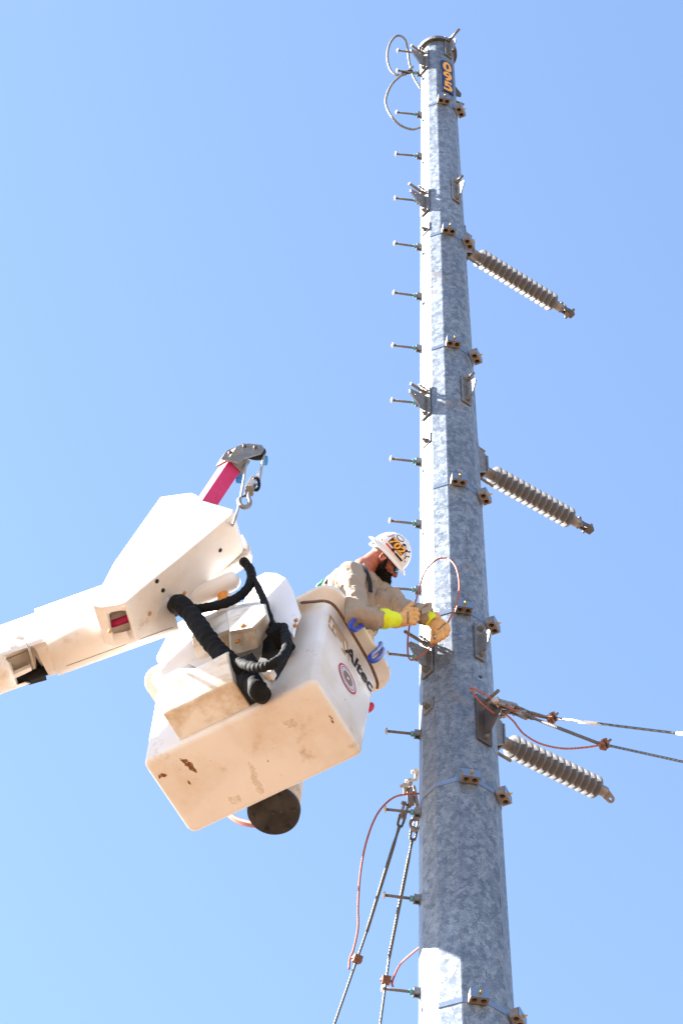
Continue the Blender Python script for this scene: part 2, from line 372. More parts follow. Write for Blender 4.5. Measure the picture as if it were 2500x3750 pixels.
for i, yy in enumerate(sb_rows):
    h = h_for(yy, SA, 0.03); p = onface(SA, h)
    s = bpy.data.objects.new('step_bolt', m_sh); col.objects.link(s); s.parent = pole; s.location = p-pole.location; s.rotation_euler = (random.uniform(-.05, .05), random.uniform(-.025, .025), random.uniform(-.03, .03))
    for me, nm in ((m_hd, 'head'), (m_nt, 'nut'), (m_lg, 'lug'), (m_cn, 'lock_nut')):
        c = bpy.data.objects.new(nm, me); col.objects.link(c); c.parent = s

# straps with two-hole conduit clamps
def circ(c, X, Y, r, n=14, a0=0): return [c+X*(r*math.cos(a0+2*math.pi*k/n))+Y*(r*math.sin(a0+2*math.pi*k/n)) for k in range(n)]
def clamp_meshes(a):
    X, Y, Zv = tang(a), az(a), Vector((0, 0, 1)); W, Dp, Hh = 0.098, 0.050, 0.052
    out = []
    mb = MB(); o = Vector((0, 0, -Hh/2))
    rect = [o+X*sx*W/2+Y*(0.004+dy) for sx, dy in ((-1, 0), (1, 0), (1, Dp-0.006), (0.88, Dp), (-0.88, Dp), (-1, Dp-0.006))]
    holes = [circ(o+X*s*0.0235+Y*(0.004+Dp*0.52), X, Y, 0.0165, 8, math.pi/8) for s in (-1, 1)]
    mb.plate([rect]+holes, Zv*Hh)
    mb.box(X*0+Y*(0.004+Dp*0.52)+Zv*0, X*0.0035, Y*(Dp*1.02), Zv*(Hh*1.06))
    out.append(('clamp_block', mb.mesh('clamp_block'), 'block'))
    mb = MB()
    for s in (-1, 1): mb.cyl(X*s*0.0235+Y*(0.004+Dp*0.52)+Zv*(Hh*0.25), X*s*0.0235+Y*(0.004+Dp*0.52)+Zv*(Hh*0.48), 0.0164, n=8)
    out.append(('bore_plug', mb.mesh('bore_plug'), 'dark'))
    mb = MB(); mb.box(Y*(Dp+0.0065), X*W*1.0, Y*0.005, Zv*Hh*1.04)
    out.append(('face_plate', mb.mesh('face_plate'), 'strap'))
    mb = MB(); b0 = Y*(Dp+0.009); mb.hexn(b0, Y, 0.0095, 0.009); mb.cyl(b0, b0+Y*0.022, 0.005, n=8)
    out.append(('clamp_bolt', mb.mesh('clamp_bolt'), 'brass'))
    for _, me, mt in out: me.materials.append(M[mt])
    return out
CL = {a: clamp_meshes(a) for a in (FA+3, FA+58)}
strap_rows = [229, 527, 786, 1103, 1396, 1784, 2290]
for yy in strap_rows:
    h = h_for(yy, FA, 0.03)
    r = prad(h)*1.006
    mb = MB()
    mb.rings([ring12(h+dz, rr) for dz, rr in ((-0.016, r-0.004), (-0.016, r+0.0025), (0.016, r+0.0022), (0.016, r-0.004))], caps=(False, False), smooth=False)
    st = mb.build('strap', M['strap'], pole)
    for a, ms in CL.items():
        e = prad(h)*APO*(1.0 if a < 30 else 1.02)+0.004
        loc = Vector((0, 0, h))+az(a)*e
        b0 = None
        for nm, me, _ in ms:
            o = bpy.data.objects.new(nm, me); col.objects.link(o); o.parent = st if nm == 'clamp_block' else b0 or st
            if nm == 'clamp_block': o.location = loc
            else: o.parent = st; o.location = loc

# gusseted brackets on two faces
def bracket(a, h, rod=0.11, plate_h=0.30, plate_w=0.095, gus=True, m='hardware', rod_up=1, side=0.0, glen=0.135):
    T, Nn, Zv = tang(a), az(a), Vector((0, 0, 1)); c = onface(a, h, 0.006, side)
    mb = MB(); out = [c+T*sx*plate_w/2+Zv*sz*plate_h/2 for sx, sz in ((-1, -1), (1, -1), (1, 1), (-1, 1))]
    mb.plate([out], Nn*0.012)
    pl = mb.build('bracket_plate', M[m], pole, bevel=0.002, seg=1)
    f = c+Nn*0.012
    if gus:
        mb = MB(); q = [f+Zv*plate_h*0.22, f+Nn*glen*0.92+Zv*plate_h*0.13, f+Nn*glen+Zv*plate_h*0.07, f+Nn*glen*0.98+Zv*plate_h*0.0, f+Nn*0.045-Zv*plate_h*0.33, f-Zv*plate_h*0.33]
        hl = circ(f+Nn*glen*0.72+Zv*plate_h*0.03, Nn, Zv, 0.011, 12)
        mb.plate([q, hl], T*0.010); mb.build('gusset', M[m], pl)
    mb = MB(); b0 = f+Zv*plate_h*0.36; mb.hexn(b0, Nn, 0.019, 0.018); mb.hexn(b0+Nn*0.018, Nn, 0.017, 0.010, 0.4); mb.cyl(b0, b0+Nn*rod, 0.0105, n=12)
    mb.build('through_bolt', M['rod'], pl)
    mb = MB(); b0 = f-Zv*plate_h*0.40; mb.hexn(b0, Nn, 0.0165, 0.016); mb.cyl(b0, b0+Nn*0.028, 0.009, n=10)
    mb.build('plate_bolt', M['rod'], pl)
    return pl, f
for yy, rod in ((112, 0.135), (440, 0.075), (898, 0.075), (1478, 0.03)):
    bracket(FA+30, h_for(yy, FA+30), rod, 0.30, 0.075, glen=0.085)
for yy, rod in ((142, 0.125), (466, 0.14), (928, 0.12), (1512, 0.16)):
    bracket(FA-60, h_for(yy, FA-60), rod, 0.31, 0.095)
    h = h_for(yy, FA-60); c = onface(FA-60, h+0.105, 0.02, 0.032)
    mb = MB(); mb.cyl(c, c+az(FA-60)*0.075, 0.0055, n=8); mb.hexn(c+az(FA-60)*0.03, az(FA-60), 0.011, 0.012); mb.hexn(c+az(FA-60)*0.055, az(FA-60), 0.010, 0.009)
    mb.build('earth_stud', M['rod'], pole)
for yy in (527, 1012, 1622):
    h = h_for(yy, FA-60); a = FA-60; f = onface(a, h, 0.004)
    mb = MB(); mb.box(f, tang(a)*0.085, az(a)*0.010, Vector((0, 0, 0.10))); pl = mb.build('pad_plate', M['hardware'], pole, bevel=0.002, seg=1)
    b0 = f+az(a)*0.006-Vector((0, 0, 0.01)); mb = MB(); mb.hexn(b0, az(a), 0.019, 0.017); mb.cyl(b0, b0+az(a)*0.035, 0.010, n=10); mb.build('plate_bolt', M['rod'], pl)
big, big_f = bracket(FA+30, h_for(1657, FA+30), 0.13, 0.37, 0.105, True, 'darkplate', glen=0.15)
# side tabs near the top (far right side)
a = FA+93; h = h_for(208, a)
mb = MB(); c = onface(a, h, 0.0); Zv = Vector((0, 0, 1))
mb.plate([[c+Zv*0.09, c+az(a)*0.055-Zv*0.03, c+az(a)*0.05-Zv*0.07, c-Zv*0.07]], tang(a)*0.012); mb.build('side_tab', M['darkplate'], pole)
mb = MB(); c = onface(a, h-0.17, -0.01); mb.cyl(c, c+az(a+12)*0.085, 0.0105, n=10); mb.build('through_bolt', M['rod'], pole)
# small bore holes in the shaft
mb = MB()
for yy, a, s in ((1555, FA+30, 0.0),):
    c = onface(a, h_for(yy, a), 0.0005, s); mb.poly(circ(c+az(a)*0.0012, tang(a), Vector((0, 0, 1)), 0.012))
mb.build('bolt_hole', M['dark'], pole)

# dark scuffs and ticks along the ridges
rs0 = random.Random(21); mb = MB()
for _ in range(46):
    a_ = FA+15*rs0.choice((-1, 1, 3, 3, 1)); h = rs0.uniform(10.3, 14.5); L_ = rs0.uniform(0.02, 0.10); w_ = rs0.uniform(0.001, 0.0028); c = Vector((PX, PY, h))+az(a_)*(prad(h)+0.0008)+tang(a_)*rs0.uniform(-0.004, 0.004)
    c2 = Vector((PX, PY, h+L_))+az(a_)*(prad(h+L_)+0.0008); mb.add([c-tang(a_)*w_, c+tang(a_)*w_, c2+tang(a_)*w_*0.4, c2-tang(a_)*w_*0.4], [(0, 1, 2, 3)])
for _ in range(40):
    a_ = FA+rs0.choice((0, 30, 0, 30, -30)); h = rs0.uniform(10.2, 16); s0_ = rs0.uniform(-0.04, 0.04); p = onface(a_, h, 0.0012, s0_); q = onface(a_, h+rs0.uniform(-0.02, 0.02), 0.0012, s0_+rs0.uniform(-0.015, 0.015)); d = (q-p).normalized(); n_ = d.cross(az(a_)).normalized()*rs0.uniform(0.0006, 0.0016)
    mb.add([p-n_, p+n_, q], [(0, 1, 2)])
mb.build('scuff_marks', M['rod'], pole, kind='stuff')
# number plate bent round the shaft
hA, hB = h_for(143, FA+15), h_for(213, FA+15)
def signpt(u, h, out):                                       # u runs round the shaft in metres, 0 at the ridge between two faces
    r = prad(h); return Vector((PX, PY, h))+az(FA+21+math.degrees(u/r))*(r+out)
mb = MB(); us = np.linspace(-0.052, 0.052, 9); R = []
for h in np.linspace(hB, hA, 6):
    R.append([signpt(u, h, 0.006) for u in us]+[signpt(u, h, 0.009) for u in us[::-1]])
mb.rings(R, smooth=False); sg = mb.build('number_plate', M['signblue'], pole)
ht = (hA-hB)
for k, ch in enumerate('095'):
    vs, fs = text_mb(ch, 1.0, 0.0, 1.0, 0.035)
    xs = [v[0] for v in vs]; ys = [v[1] for v in vs]; cx, cy = (min(xs)+max(xs))/2, (min(ys)+max(ys))/2
    kx, ky = 0.074/(max(xs)-min(xs)), ht*0.30/(max(ys)-min(ys))
    hc = hA - ht*(0.185+0.315*k)
    vs, fs = finer(vs, fs); mb = MB(); mb.add([signpt((vx-cx)*kx, hc+(vy-cy)*ky, 0.0106) for vx, vy in vs], fs); mb.build('numeral', M['signyellow'], sg)

# ------------------------------------------------------------------ line post insulators
IA = FA+120
IN = (az(IA+2)+Vector((0, 0, 0.176))).normalized()
ix, iy, _ = frame(IN)
SH_R, PITCH = 0.073, 0.0518
shed_prof = [(-0.014, 0.031), (-0.008, 0.033), (0.000, SH_R*0.80), (0.0035, SH_R*0.985), (0.006, SH_R), (0.009, SH_R*0.985), (0.013, SH_R*0.62), (0.020, 0.034), (0.026, 0.031)]
m_shed = MB().lathe((0, 0, 0), IN, shed_prof, 32).mesh('shed'); m_shed.materials.append(M['silicone'])
def insulator(row, kind, label, nshed):
    h = h_for(row, IA); base = onface(IA, h)
    r = empty('line_post_insulator', base, label, 'insulator', 'insulators on the pole')
    T = tang(IA); Zv = Vector((0, 0, 1))
    mb = MB()
    mb.box(base+az(IA)*0.010, T*0.13, az(IA)*0.012, Zv*0.40)
    for s in (-1, 1):
        q = [base+T*s*0.055+az(IA)*0.012+Zv*0.14, base+T*s*0.055+az(IA)*0.085+Zv*0.10, base+T*s*0.055+az(IA)*0.095-Zv*0.08, base+T*s*0.055+az(IA)*0.012-Zv*0.15]
        mb.plate([q], T*0.009)
    mb.box(base+az(IA)*0.092, T*0.125, az(IA)*0.014, Zv*0.17)
    mb.build('base_bracket', M['hardware'], r, bevel=0.002, seg=1)
    for sz, ln in ((0.165, 0.05), (0.06, 0.03), (-0.16, 0.11)):
        mb = MB(); b = base+az(IA)*0.016+Zv*sz+T*(-0.03); mb.hexn(b, az(IA), 0.019, 0.018); mb.cyl(b, b+az(IA)*(0.03+ln), 0.010, n=10); mb.build('mounting_bolt', M['rod'], r)
    p = base+az(IA)*0.095
    mb = MB(); mb.lathe(p, IN, [(0, 0.044), (0.012, 0.044), (0.016, 0.036), (0.085, 0.036), (0.088, 0.032)], 24); mb.build('base_fitting', M['fitting'], r)
    s0 = p+IN*0.105
    mb = MB(); mb.cyl(s0-IN*0.03, s0+IN*(PITCH*(nshed-1)+0.03), 0.030, n=20); core = mb.build('core', M['silicone'], r)
    for k in range(nshed):
        o = bpy.data.objects.new('shed', m_shed); col.objects.link(o); o.parent = r; o.location = s0+IN*(PITCH*k)-base
    e = s0+IN*(PITCH*(nshed-1)+0.028)
    mb = MB(); mb.lathe(e, IN, [(0, 0.034), (0.07, 0.033), (0.075, 0.028)], 24); mb.build('end_fitting', M['fitting'], r)
    e2 = e+IN*0.07
    side = IN.cross(Zv).normalized(); upv = side.cross(IN)
    if kind == 'eye':
        mb = MB(); d = (IN*0.9-upv*0.75).normalized(); q0 = e2
        nrm = d.cross(side).normalized()
        pl = [q0-side*0.026+nrm*0.02-d*0.03, q0+side*0.026+nrm*0.02-d*0.03] ; 
        outl = [q0-side*0.030-d*0.03, q0-side*0.030+d*0.01]+[q0+d*0.050+side*(0.026*math.sin(t))+d*(0.026*math.cos(t)) for t in np.linspace(-1.6, 1.6, 9)]+[q0+side*0.030+d*0.01, q0+side*0.030-d*0.03]
        mb.plate([outl, circ(q0+d*0.050, side, d, 0.011, 12)], nrm*0.016); mb.build('eye_tongue', M['fitting'], r, bevel=0.002, seg=1)
    else:
        mb = MB(); mb.box(e2+IN*0.012, side*0.055, upv*0.055, IN*0.02); mb.cyl(e2+IN*0.012-upv*0.04+side*0.02, e2+IN*0.012+upv*0.04+side*0.02, 0.008, n=8)
        mb.hexn(e2+IN*0.012+upv*0.03+side*0.02, upv, 0.014, 0.012); mb.build('clamp_flange', M['hardware'], r, bevel=0.003, seg=1)
        c = e2+IN*0.075
        mb = MB()
        mb.box(c-IN*0.02-side*0.018, side*0.012, upv*0.040, IN*0.085); mb.box(c-IN*0.02+side*0.018, side*0.012, upv*0.040, IN*0.085)
        mb.box(c+IN*0.030, side*0.050, upv*0.045, IN*0.06); mb.build('clamp_arms', M['darkplate'], r, bevel=0.004, seg=1)
        mb = MB()
        if kind == 'keeper': mb.cyl(c-upv*0.055-IN*0.01, c+upv*0.065-IN*0.01, 0.014, n=12); mb.cyl(c-side*0.05+IN*0.03, c+side*0.05+IN*0.03, 0.009, n=10); mb.hexn(c-side*0.05+IN*0.03, side, 0.015, 0.012)
        else:
            for t in (-0.02, 0.02, 0.055):
                mb.hexn(c+upv*0.022+IN*t, upv, 0.014, 0.014); mb.cyl(c-upv*0.01+IN*t, c+upv*0.05+IN*t, 0.007, n=8)
            mb.cyl(c-side*0.045+IN*0.02, c+side*0.045+IN*0.02, 0.010, n=10)
        mb.build('keeper_bolt', M['rod'], r)
    return r
insulator(562, 'keeper', 'topmost insulator, white ribbed rod with bolted clamp, nearest the pole top', 15)
insulator(1062, 'bolts', 'middle insulator, white ribbed rod with bolted clamp above the guy wires', 14)
insulator(1682, 'eye', 'lowest insulator, white ribbed rod ending in a bare steel eye', 14)

# ------------------------------------------------------------------ guy wires (right pair)
def wedge(mb, p0, p1, w):                                    # cast socket: two cheeks and a nose
    d = (p1-p0); L = d.length; d.normalize(); s = d.cross(Vector((0, 0, 1))).normalized(); u = s.cross(d)
    for k in (-1, 1): mb.box(p0+d*L*0.45+s*k*w*0.36, d*L*0.9, u*w*0.75, s*w*0.22)
    mb.box(p0+d*L*0.82, d*L*0.36, u*w*0.85, s*w*0.95)
    mb.cyl(p0+d*L*0.12-s*w*0.8, p0+d*L*0.12+s*w*0.8, w*0.22, n=10); mb.hexn(p0+d*L*0.12+s*w*0.55, s, w*0.36, w*0.3); mb.hexn(p0+d*L*0.12-s*w*0.85, s, w*0.36, w*0.3)
    return mb
def toground(a, b):                                          # carry a line on to just above the ground
    a, b = Vector(a), Vector(b); d = b-a; t = (0.15-a.z)/d.z; return a+d*t
GA = big_f+az(FA+30)*0.105+Vector((0, 0, 0.02))
def guy(start, pix_grip, pix_far, Ys, label, clamp_pix, r=0.0075, wd=0.16, ww=0.046):
    g0 = start; A = U(*pix_grip, Ys[1]); F = U(*pix_far, Ys[2])
    root = empty('guy_wire', g0, label, 'guy wire', 'guy wires of the pole')
    d = (A-g0).normalized()
    sk = wedge(MB(), g0, g0+d*wd, ww).build('socket', M['fitting'], root, bevel=0.004, seg=2)
    s1 = g0+d*(wd-0.02)
    sd_ = d.cross(Vector((0, 0, 1))).normalized()
    mb = MB()
    for k in (-1, 1): mb.tube(spline([s1+sd_*0.018*k, s1+d*0.06+sd_*0.014*k, s1+d*0.13, A], 8), [0.0075]*17+[0.0095]*8, 8)
    mb.build('grip', M['grip'], root)
    G = toground(A, F)
    mb = MB(); mb.tube([A-d*0.01, F, G], r, 8); mb.build('strand', M['strand'], root)
    return root, A, F
def jaw(p, d, parent):
    d = Vector(d).normalized(); s = d.cross(Vector((0, 0.3, 1))).normalized(); u = s.cross(d)
    mb = MB(); mb.box(p+u*0.012, d*0.045, u*0.018, s*0.045); mb.box(p-u*0.014, d*0.045, u*0.016, s*0.048); mb.tube(spline([p+s*0.02+u*0.03, p+s*0.026, p-u*0.024, p-s*0.026, p-s*0.02+u*0.03], 5), 0.007, 8)
    o = mb.build('jaw_clamp', M['cuclamp'], parent, bevel=0.003, seg=1)
    mb = MB(); mb.cyl(p-u*0.02, p+u*0.055, 0.007, n=8); mb.hexn(p+u*0.022, u, 0.013, 0.011); mb.build('clamp_screw', M['rod'], parent)
    return o
r1, A1, F1 = guy(GA+Vector((0.0, 0, 0.035)), (1255, 1648), (1568, 1686), (None, 9.80, 9.42), 'upper of the two guy wires running off right from the dark bracket', None)
r2, A2, F2 = guy(GA+Vector((0.07, -0.01, -0.03)), (1375, 1708), (1568, 1750), (None, 9.62, 9.36), 'lower of the two guy wires running off right from the dark bracket', None)
jaw(A1+(F1-A1)*0.04, F1-A1, r1); jaw(A2+(F2-A2)*0.06, F2-A2, r2)
# white marker sleeves on the upper strand
mb = MB()
for q in (0.245, 0.955):
    p = A1+(F1-A1)*q; d = (F1-A1).normalized(); mb.cyl(p, p+d*0.13, 0.0105, n=10)
mb.build('marker_sleeve', M['whiteclean'], r1)
# clevis pins that hold both sockets on the bracket
pn = empty('guy_shackle', GA, 'galvanised shackle and bolts joining both right guy wires to the dark bracket', 'shackle')
mb = MB(); d = (A1-GA).normalized(); s = d.cross(Vector((0, 0, 1))).normalized()
mb.tube(spline([GA+s*0.03+d*0.09, GA+s*0.034, GA-d*0.035+s*0.02, GA-d*0.035-s*0.02, GA-s*0.034, GA-s*0.03+d*0.09], 6), 0.011, 10); mb.build('bow', M['fitting'], pn)
mb = MB(); q = GA+d*0.02; mb.cyl(q-s*0.075, q+s*0.06, 0.012, n=12); mb.hexn(q-s*0.075, s, 0.021, 0.018); mb.hexn(q+s*0.045, s, 0.021, 0.018); mb.build('pin', M['bolthead'], pn)

# copper bonding leads on the right
def wire(name, pts, r, m, label, cat, n=8, group=None):
    mb = MB(); mb.tube(spline(pts, 8), r, n); o = mb.build(name, M[m]); o['label'] = label; o['category'] = cat
    if group: o['group'] = group
    return o
PD = [(1135, 1640, 9.93), (1105, 1615, 9.92), (1092, 1600, 9.90), (1081, 1580, 9.87), (1110, 1594, 9.88), (1150, 1617, 9.88), (1200, 1638, 9.86), (1262, 1651, 9.80)]
wire('bonding_lead', [U(*p) for p in PD], 0.0055, 'copper', 'red copper lead looping above the dark bracket to the upper right guy clamp', 'wire', group='copper bonding leads')
wire('bonding_lead', [U(*p) for p in [(1160, 1640, 9.90), (1178, 1656, 9.88), (1190, 1672, 9.86), (1205, 1688, 9.83), (1240, 1708, 9.76), (1290, 1719, 9.68), (1340, 1717, 9.64), (1380, 1711, 9.60)]], 0.0055, 'copper', 'red copper lead sagging under the lower right guy wire to its clamp', 'wire', group='copper bonding leads')

# ------------------------------------------------------------------ guy wires (left pair, from behind the pole)
LA = U(948, 1838, 10.42)
r3, A3, F3 = guy(LA+Vector((-0.035, 0, -0.02)), (842, 2140), (768, 2352), (None, 10.75, 10.98), 'left of the two guy wires running down left of the pole', None, wd=0.10, ww=0.036)
r4, A4, F4 = guy(U(956, 1880, 10.5), (893, 2200), (873, 2352), (None, 10.90, 11.04), 'right of the two guy wires running down close beside the pole', None, wd=0.08, ww=0.032)
sk = empty('guy_shackle', LA, 'galvanised clevis links behind the left edge of the pole', 'shackle')
mb = MB(); c = U(942, 1830, 10.42)
mb.box(c, Vector((0.035, 0, 0.01)), Vector((0, 0.03, 0)), Vector((-0.01, 0, 0.13))); mb.box(c+Vector((0.03, 0.0, -0.01)), Vector((0.018, 0, 0)), Vector((0, 0.05, 0)), Vector((-0.02, 0, 0.16)))
mb.build('links', M['fitting'], sk, bevel=0.004)
for dx, dz in ((-0.03, 0.05), (0.0, 0.09), (0.035, 0.17)):
    mb = MB(); q = c+Vector((dx, -0.03, dz)); mb.cyl(q, q+Vector((0, 0.06, 0)), 0.011, n=10); mb.hexn(q, (0, -1, 0), 0.019, 0.014); mb.cyl(q+Vector((-0.03, 0, 0)), q+Vector((0.03, 0, 0.02)), 0.009, n=8)
    mb.build('pin', M['bolthead'], sk)
q = U(954, 1893, 10.46); mb = MB(); mb.tube([q+Vector((0.028*math.cos(t), 0.0, 0.042*math.sin(t))) for t in np.linspace(0.6, 5.6, 18)], 0.010, 10); mb.build('hook_eye', M['fitting'], sk)
jp3 = A3+(F3-A3)*0.30; jaw(jp3, F3-A3, r3); jp4 = A4+(F4-A4)*0.34; jaw(jp4, F4-A4, r4)
wire('bonding_lead', [U(*p) for p in [(966, 1823, 10.36), (935, 1824, 10.38), (900, 1834, 10.45), (866, 1870, 10.5), (842, 1930, 10.58), (828, 2000, 10.66), (822, 2080, 10.74), (822, 2130, 10.78), (812, 2180, 10.82), (804, 2200, 10.84), (801, 2226, 10.85)]], 0.006, 'copper', 'red copper lead arching left from the pole down to the outer guy clamp', 'wire', group='copper bonding leads')
wire('bonding_lead', [U(*p) for p in [(966, 2174, 10.45), (940, 2195, 10.6), (918, 2216, 10.78), (906, 2240, 10.92), (900, 2258, 10.95), (902, 2266, 10.95)]], 0.006, 'copper', 'short red copper lead from the pole edge to the inner guy clamp', 'wire', group='copper bonding leads')
# aluminium tail looped at the pole top
wire('cable_loop', [U(*p) for p in [(967, 206, 10.3), (950, 178, 10.27), (940, 145, 10.22), (936, 115, 10.2), (929, 90, 10.2), (912, 82, 10.2), (896, 98, 10.2), (889, 128, 10.2), (895, 158, 10.2), (910, 172, 10.2), (930, 171, 10.19), (939, 163, 10.19)]], 0.0095, 'cable', 'upper loop of grey cable beside the pole top', 'cable', 10, 'cable loops at the pole top')
wire('cable_loop', [U(*p) for p in [(966, 292, 10.3), (945, 297, 10.28), (918, 287, 10.24), (897, 265, 10.2), (886, 240, 10.2), (888, 218, 10.2), (900, 193, 10.19), (918, 176, 10.18), (936, 163, 10.18), (948, 153, 10.18)]], 0.0095, 'cable', 'lower loop of grey cable below the pole top', 'cable', 10, 'cable loops at the pole top')
q = U(934, 166, 10.18); mb = MB(); mb.tube(spline([q+Vector((-0.04, 0, -0.02)), q, q+Vector((0.045, 0, 0.012))], 5), 0.016, 10)
o = mb.build('tie_wrap', M['hose']); o['label'] = 'black tape wrap where the two cable loops cross'; o['category'] = 'tape'

# ------------------------------------------------------------------ the bucket
e1 = Vector((-0.855, 0.513, -0.077)).normalized(); e2 = Vector((0.516, 0.826, -0.226)); e2 = (e2-e1*e2.dot(e1)).normalized(); e3 = e1.cross(e2)
if e3.z < 0: e3 = -e3
KB = 0.976; BT = Vector(CAM)+(Vector((-0.1235, 9.650, 12.446))-Vector(CAM))*KB; BA, BB, BH, BD = 1.128*KB, 0.537*KB, 0.912*KB, 0.025
BC = BT+e1*BA/2+e2*BB/2
def BL(x, y, z): return BC+e1*x+e2*y+e3*z                    # x along the bucket, y across it (away from us), z up its axis
def rrect(a, b, r, z, n=6):
    pts = []
    for cx_, cy_, a0 in ((1, 1, 0), (-1, 1, 90), (-1, -1, 180), (1, -1, 270)):
        for k in range(n+1):
            t = math.radians(a0+90*k/n); pts.append(BL(cx_*(a/2-r)+r*math.cos(t), cy_*(b/2-r)+r*math.sin(t), z))
    return pts
bucket = empty('aerial_bucket', BC, 'large white fibreglass work bucket with worn underside, the worker standing in it', 'bucket')
def wall(z): return BA+2*BD*z/BH, BB+2*BD*z/BH
mb = MB(); R = []
for z, ins, rr in ((0.004, 0.045, 0.05), (0.0, 0.05, 0.05)): pass
R = [rrect(BA-0.30, BB-0.20, 0.03, 0.0), rrect(BA-0.06, BB-0.06, 0.035, 0.0)]
for t in np.linspace(0.15, 1, 6):
    a_ = math.pi/2*t; ins = 0.030*(1-math.sin(a_)); z = 0.030*(1-math.cos(a_)); A_, B_ = wall(z); R.append(rrect(A_-2*ins, B_-2*ins, 0.042, z))
for z in (0.2, 0.4, 0.6, 0.8, BH): A_, B_ = wall(z); R.append(rrect(A_, B_, 0.045, z))
A_, B_ = wall(BH)
for z, g_ in ((BH+0.012, 0.010), (BH+0.020, 0.06), (BH+0.032, 0.078)): R.append(rrect(A_+2*g_, B_+2*g_, 0.05+g_*0.8, z))
mb.rings(R, caps=(True, False)); 
shell = mb.build('shell', M['white'], bucket)
mb = MB(); R = []
for z, g_ in ((BH+0.032, 0.078), (BH+0.050, 0.085), (BH+0.060, 0.078), (BH+0.055, 0.0), (BH+0.02, -0.012)): R.append(rrect(A_+2*g_, B_+2*g_, max(0.05+g_*0.8, 0.035), z))
for z in (BH-0.2, 0.4, 0.05): a_, b_ = wall(z); R.append(rrect(a_-0.024, b_-0.024, 0.055, z))
mb.rings(R, caps=(False, True)); mb.build('lip', M['white'], bucket)
# two shallow moulded ribs across the underside
for xx in (-0.30, 0.33):
    mb = MB(); mb.rings([[BL(xx+sx*wd, sy*ln, z) for sx, sy in ((-1, -1), (1, -1), (1, 1), (-1, 1))] for wd, ln, z in ((0.055, 0.20, 0.002), (0.047, 0.19, -0.001))], smooth=False)
    mb.build('rib', M['white'], bucket)
# rust and scrape marks on the underside, each with its own ragged outline
M['rust'] = mat('rust', (0.30, 0.11, 0.02), 0.8, var=(0.12, 0.045, 0.015), vscale=60, vdetail=8)
M['stain'] = mat('dried_mud_stain', (0.64, 0.50, 0.34), 0.7, var=(0.74, 0.66, 0.56), vscale=30, vdetail=8)
for mm, sc_, lo_, hi_ in ((M['rust'], 60, 0.36, 0.50), (M['stain'], 16, 0.30, 0.85)):
    t_ = mm.node_tree; tc_ = t_.nodes.new('ShaderNodeTexCoord'); nz_ = t_.nodes.new('ShaderNodeTexNoise'); nz_.inputs['Scale'].default_value = sc_; nz_.inputs['Detail'].default_value = 9; nz_.inputs['Roughness'].default_value = 0.7
    t_.links.new(tc_.outputs['Object'], nz_.inputs['Vector']); mr_ = t_.nodes.new('ShaderNodeMapRange'); mr_.inputs['From Min'].default_value = lo_; mr_.inputs['From Max'].default_value = hi_
    t_.links.new(nz_.outputs[0], mr_.inputs[0]); t_.links.new(mr_.outputs[0], t_.nodes['Principled BSDF'].inputs['Alpha'])
rs = random.Random(11)
def stain(pts, m, jag=2.2, sub=5):
    P = []
    for a_, b_ in zip(pts, pts[1:]+pts[:1]):
        for k in range(sub): t = k/sub; P.append((a_[0]+(b_[0]-a_[0])*t+rs.uniform(-jag, jag), a_[1]+(b_[1]-a_[1])*t+rs.uniform(-jag, jag)))
    mb = MB(); q = [onp(x, y, BL(0, 0, -0.0015), e3) for x, y in P]
    tri = geometry.tessellate_polygon([q]); mb.add(q, [tuple(t) for t in tri]); return mb.build('rust_stain' if m == 'rust' else 'mud_stain', M[m], bucket)
stain([(411, 1742), (420, 1741), (440, 1752), (452, 1768), (450, 1776), (436, 1768), (420, 1752)], 'rust'); stain([(364, 1781), (374, 1776), (386, 1780), (380, 1785), (370, 1784), (366, 1790)], 'rust', 1.2)
stain([(430, 1791), (437, 1797), (439, 1803), (433, 1799)], 'rust', 1.0); stain([(754, 1641), (764, 1650), (766, 1662), (759, 1655)], 'rust', 1.2); stain([(613, 1746), (617, 1747), (616, 1751)], 'rust', 0.6, 3)
stain([(568, 1748), (583, 1760), (592, 1790), (606, 1815), (600, 1828), (588, 1815), (576, 1785)], 'stain', 3.0); stain([(644, 1654), (672, 1650), (682, 1668), (660, 1672)], 'stain', 3.0); stain([(520, 1832), (548, 1826), (556, 1842), (534, 1848)], 'stain', 2.5)
for _ in range(26):
    x, y = rs.uniform(380, 800), rs.uniform(1600, 1880)
    if abs(y-(1735+(600-x)*0.47)) < 85: stain([(x, y), (x+rs.uniform(1, 3), y+rs.uniform(0, 1)), (x+rs.uniform(0, 2), y+rs.uniform(1, 3))], 'rust' if rs.random() < .5 else 'stain', 0.4, 2)
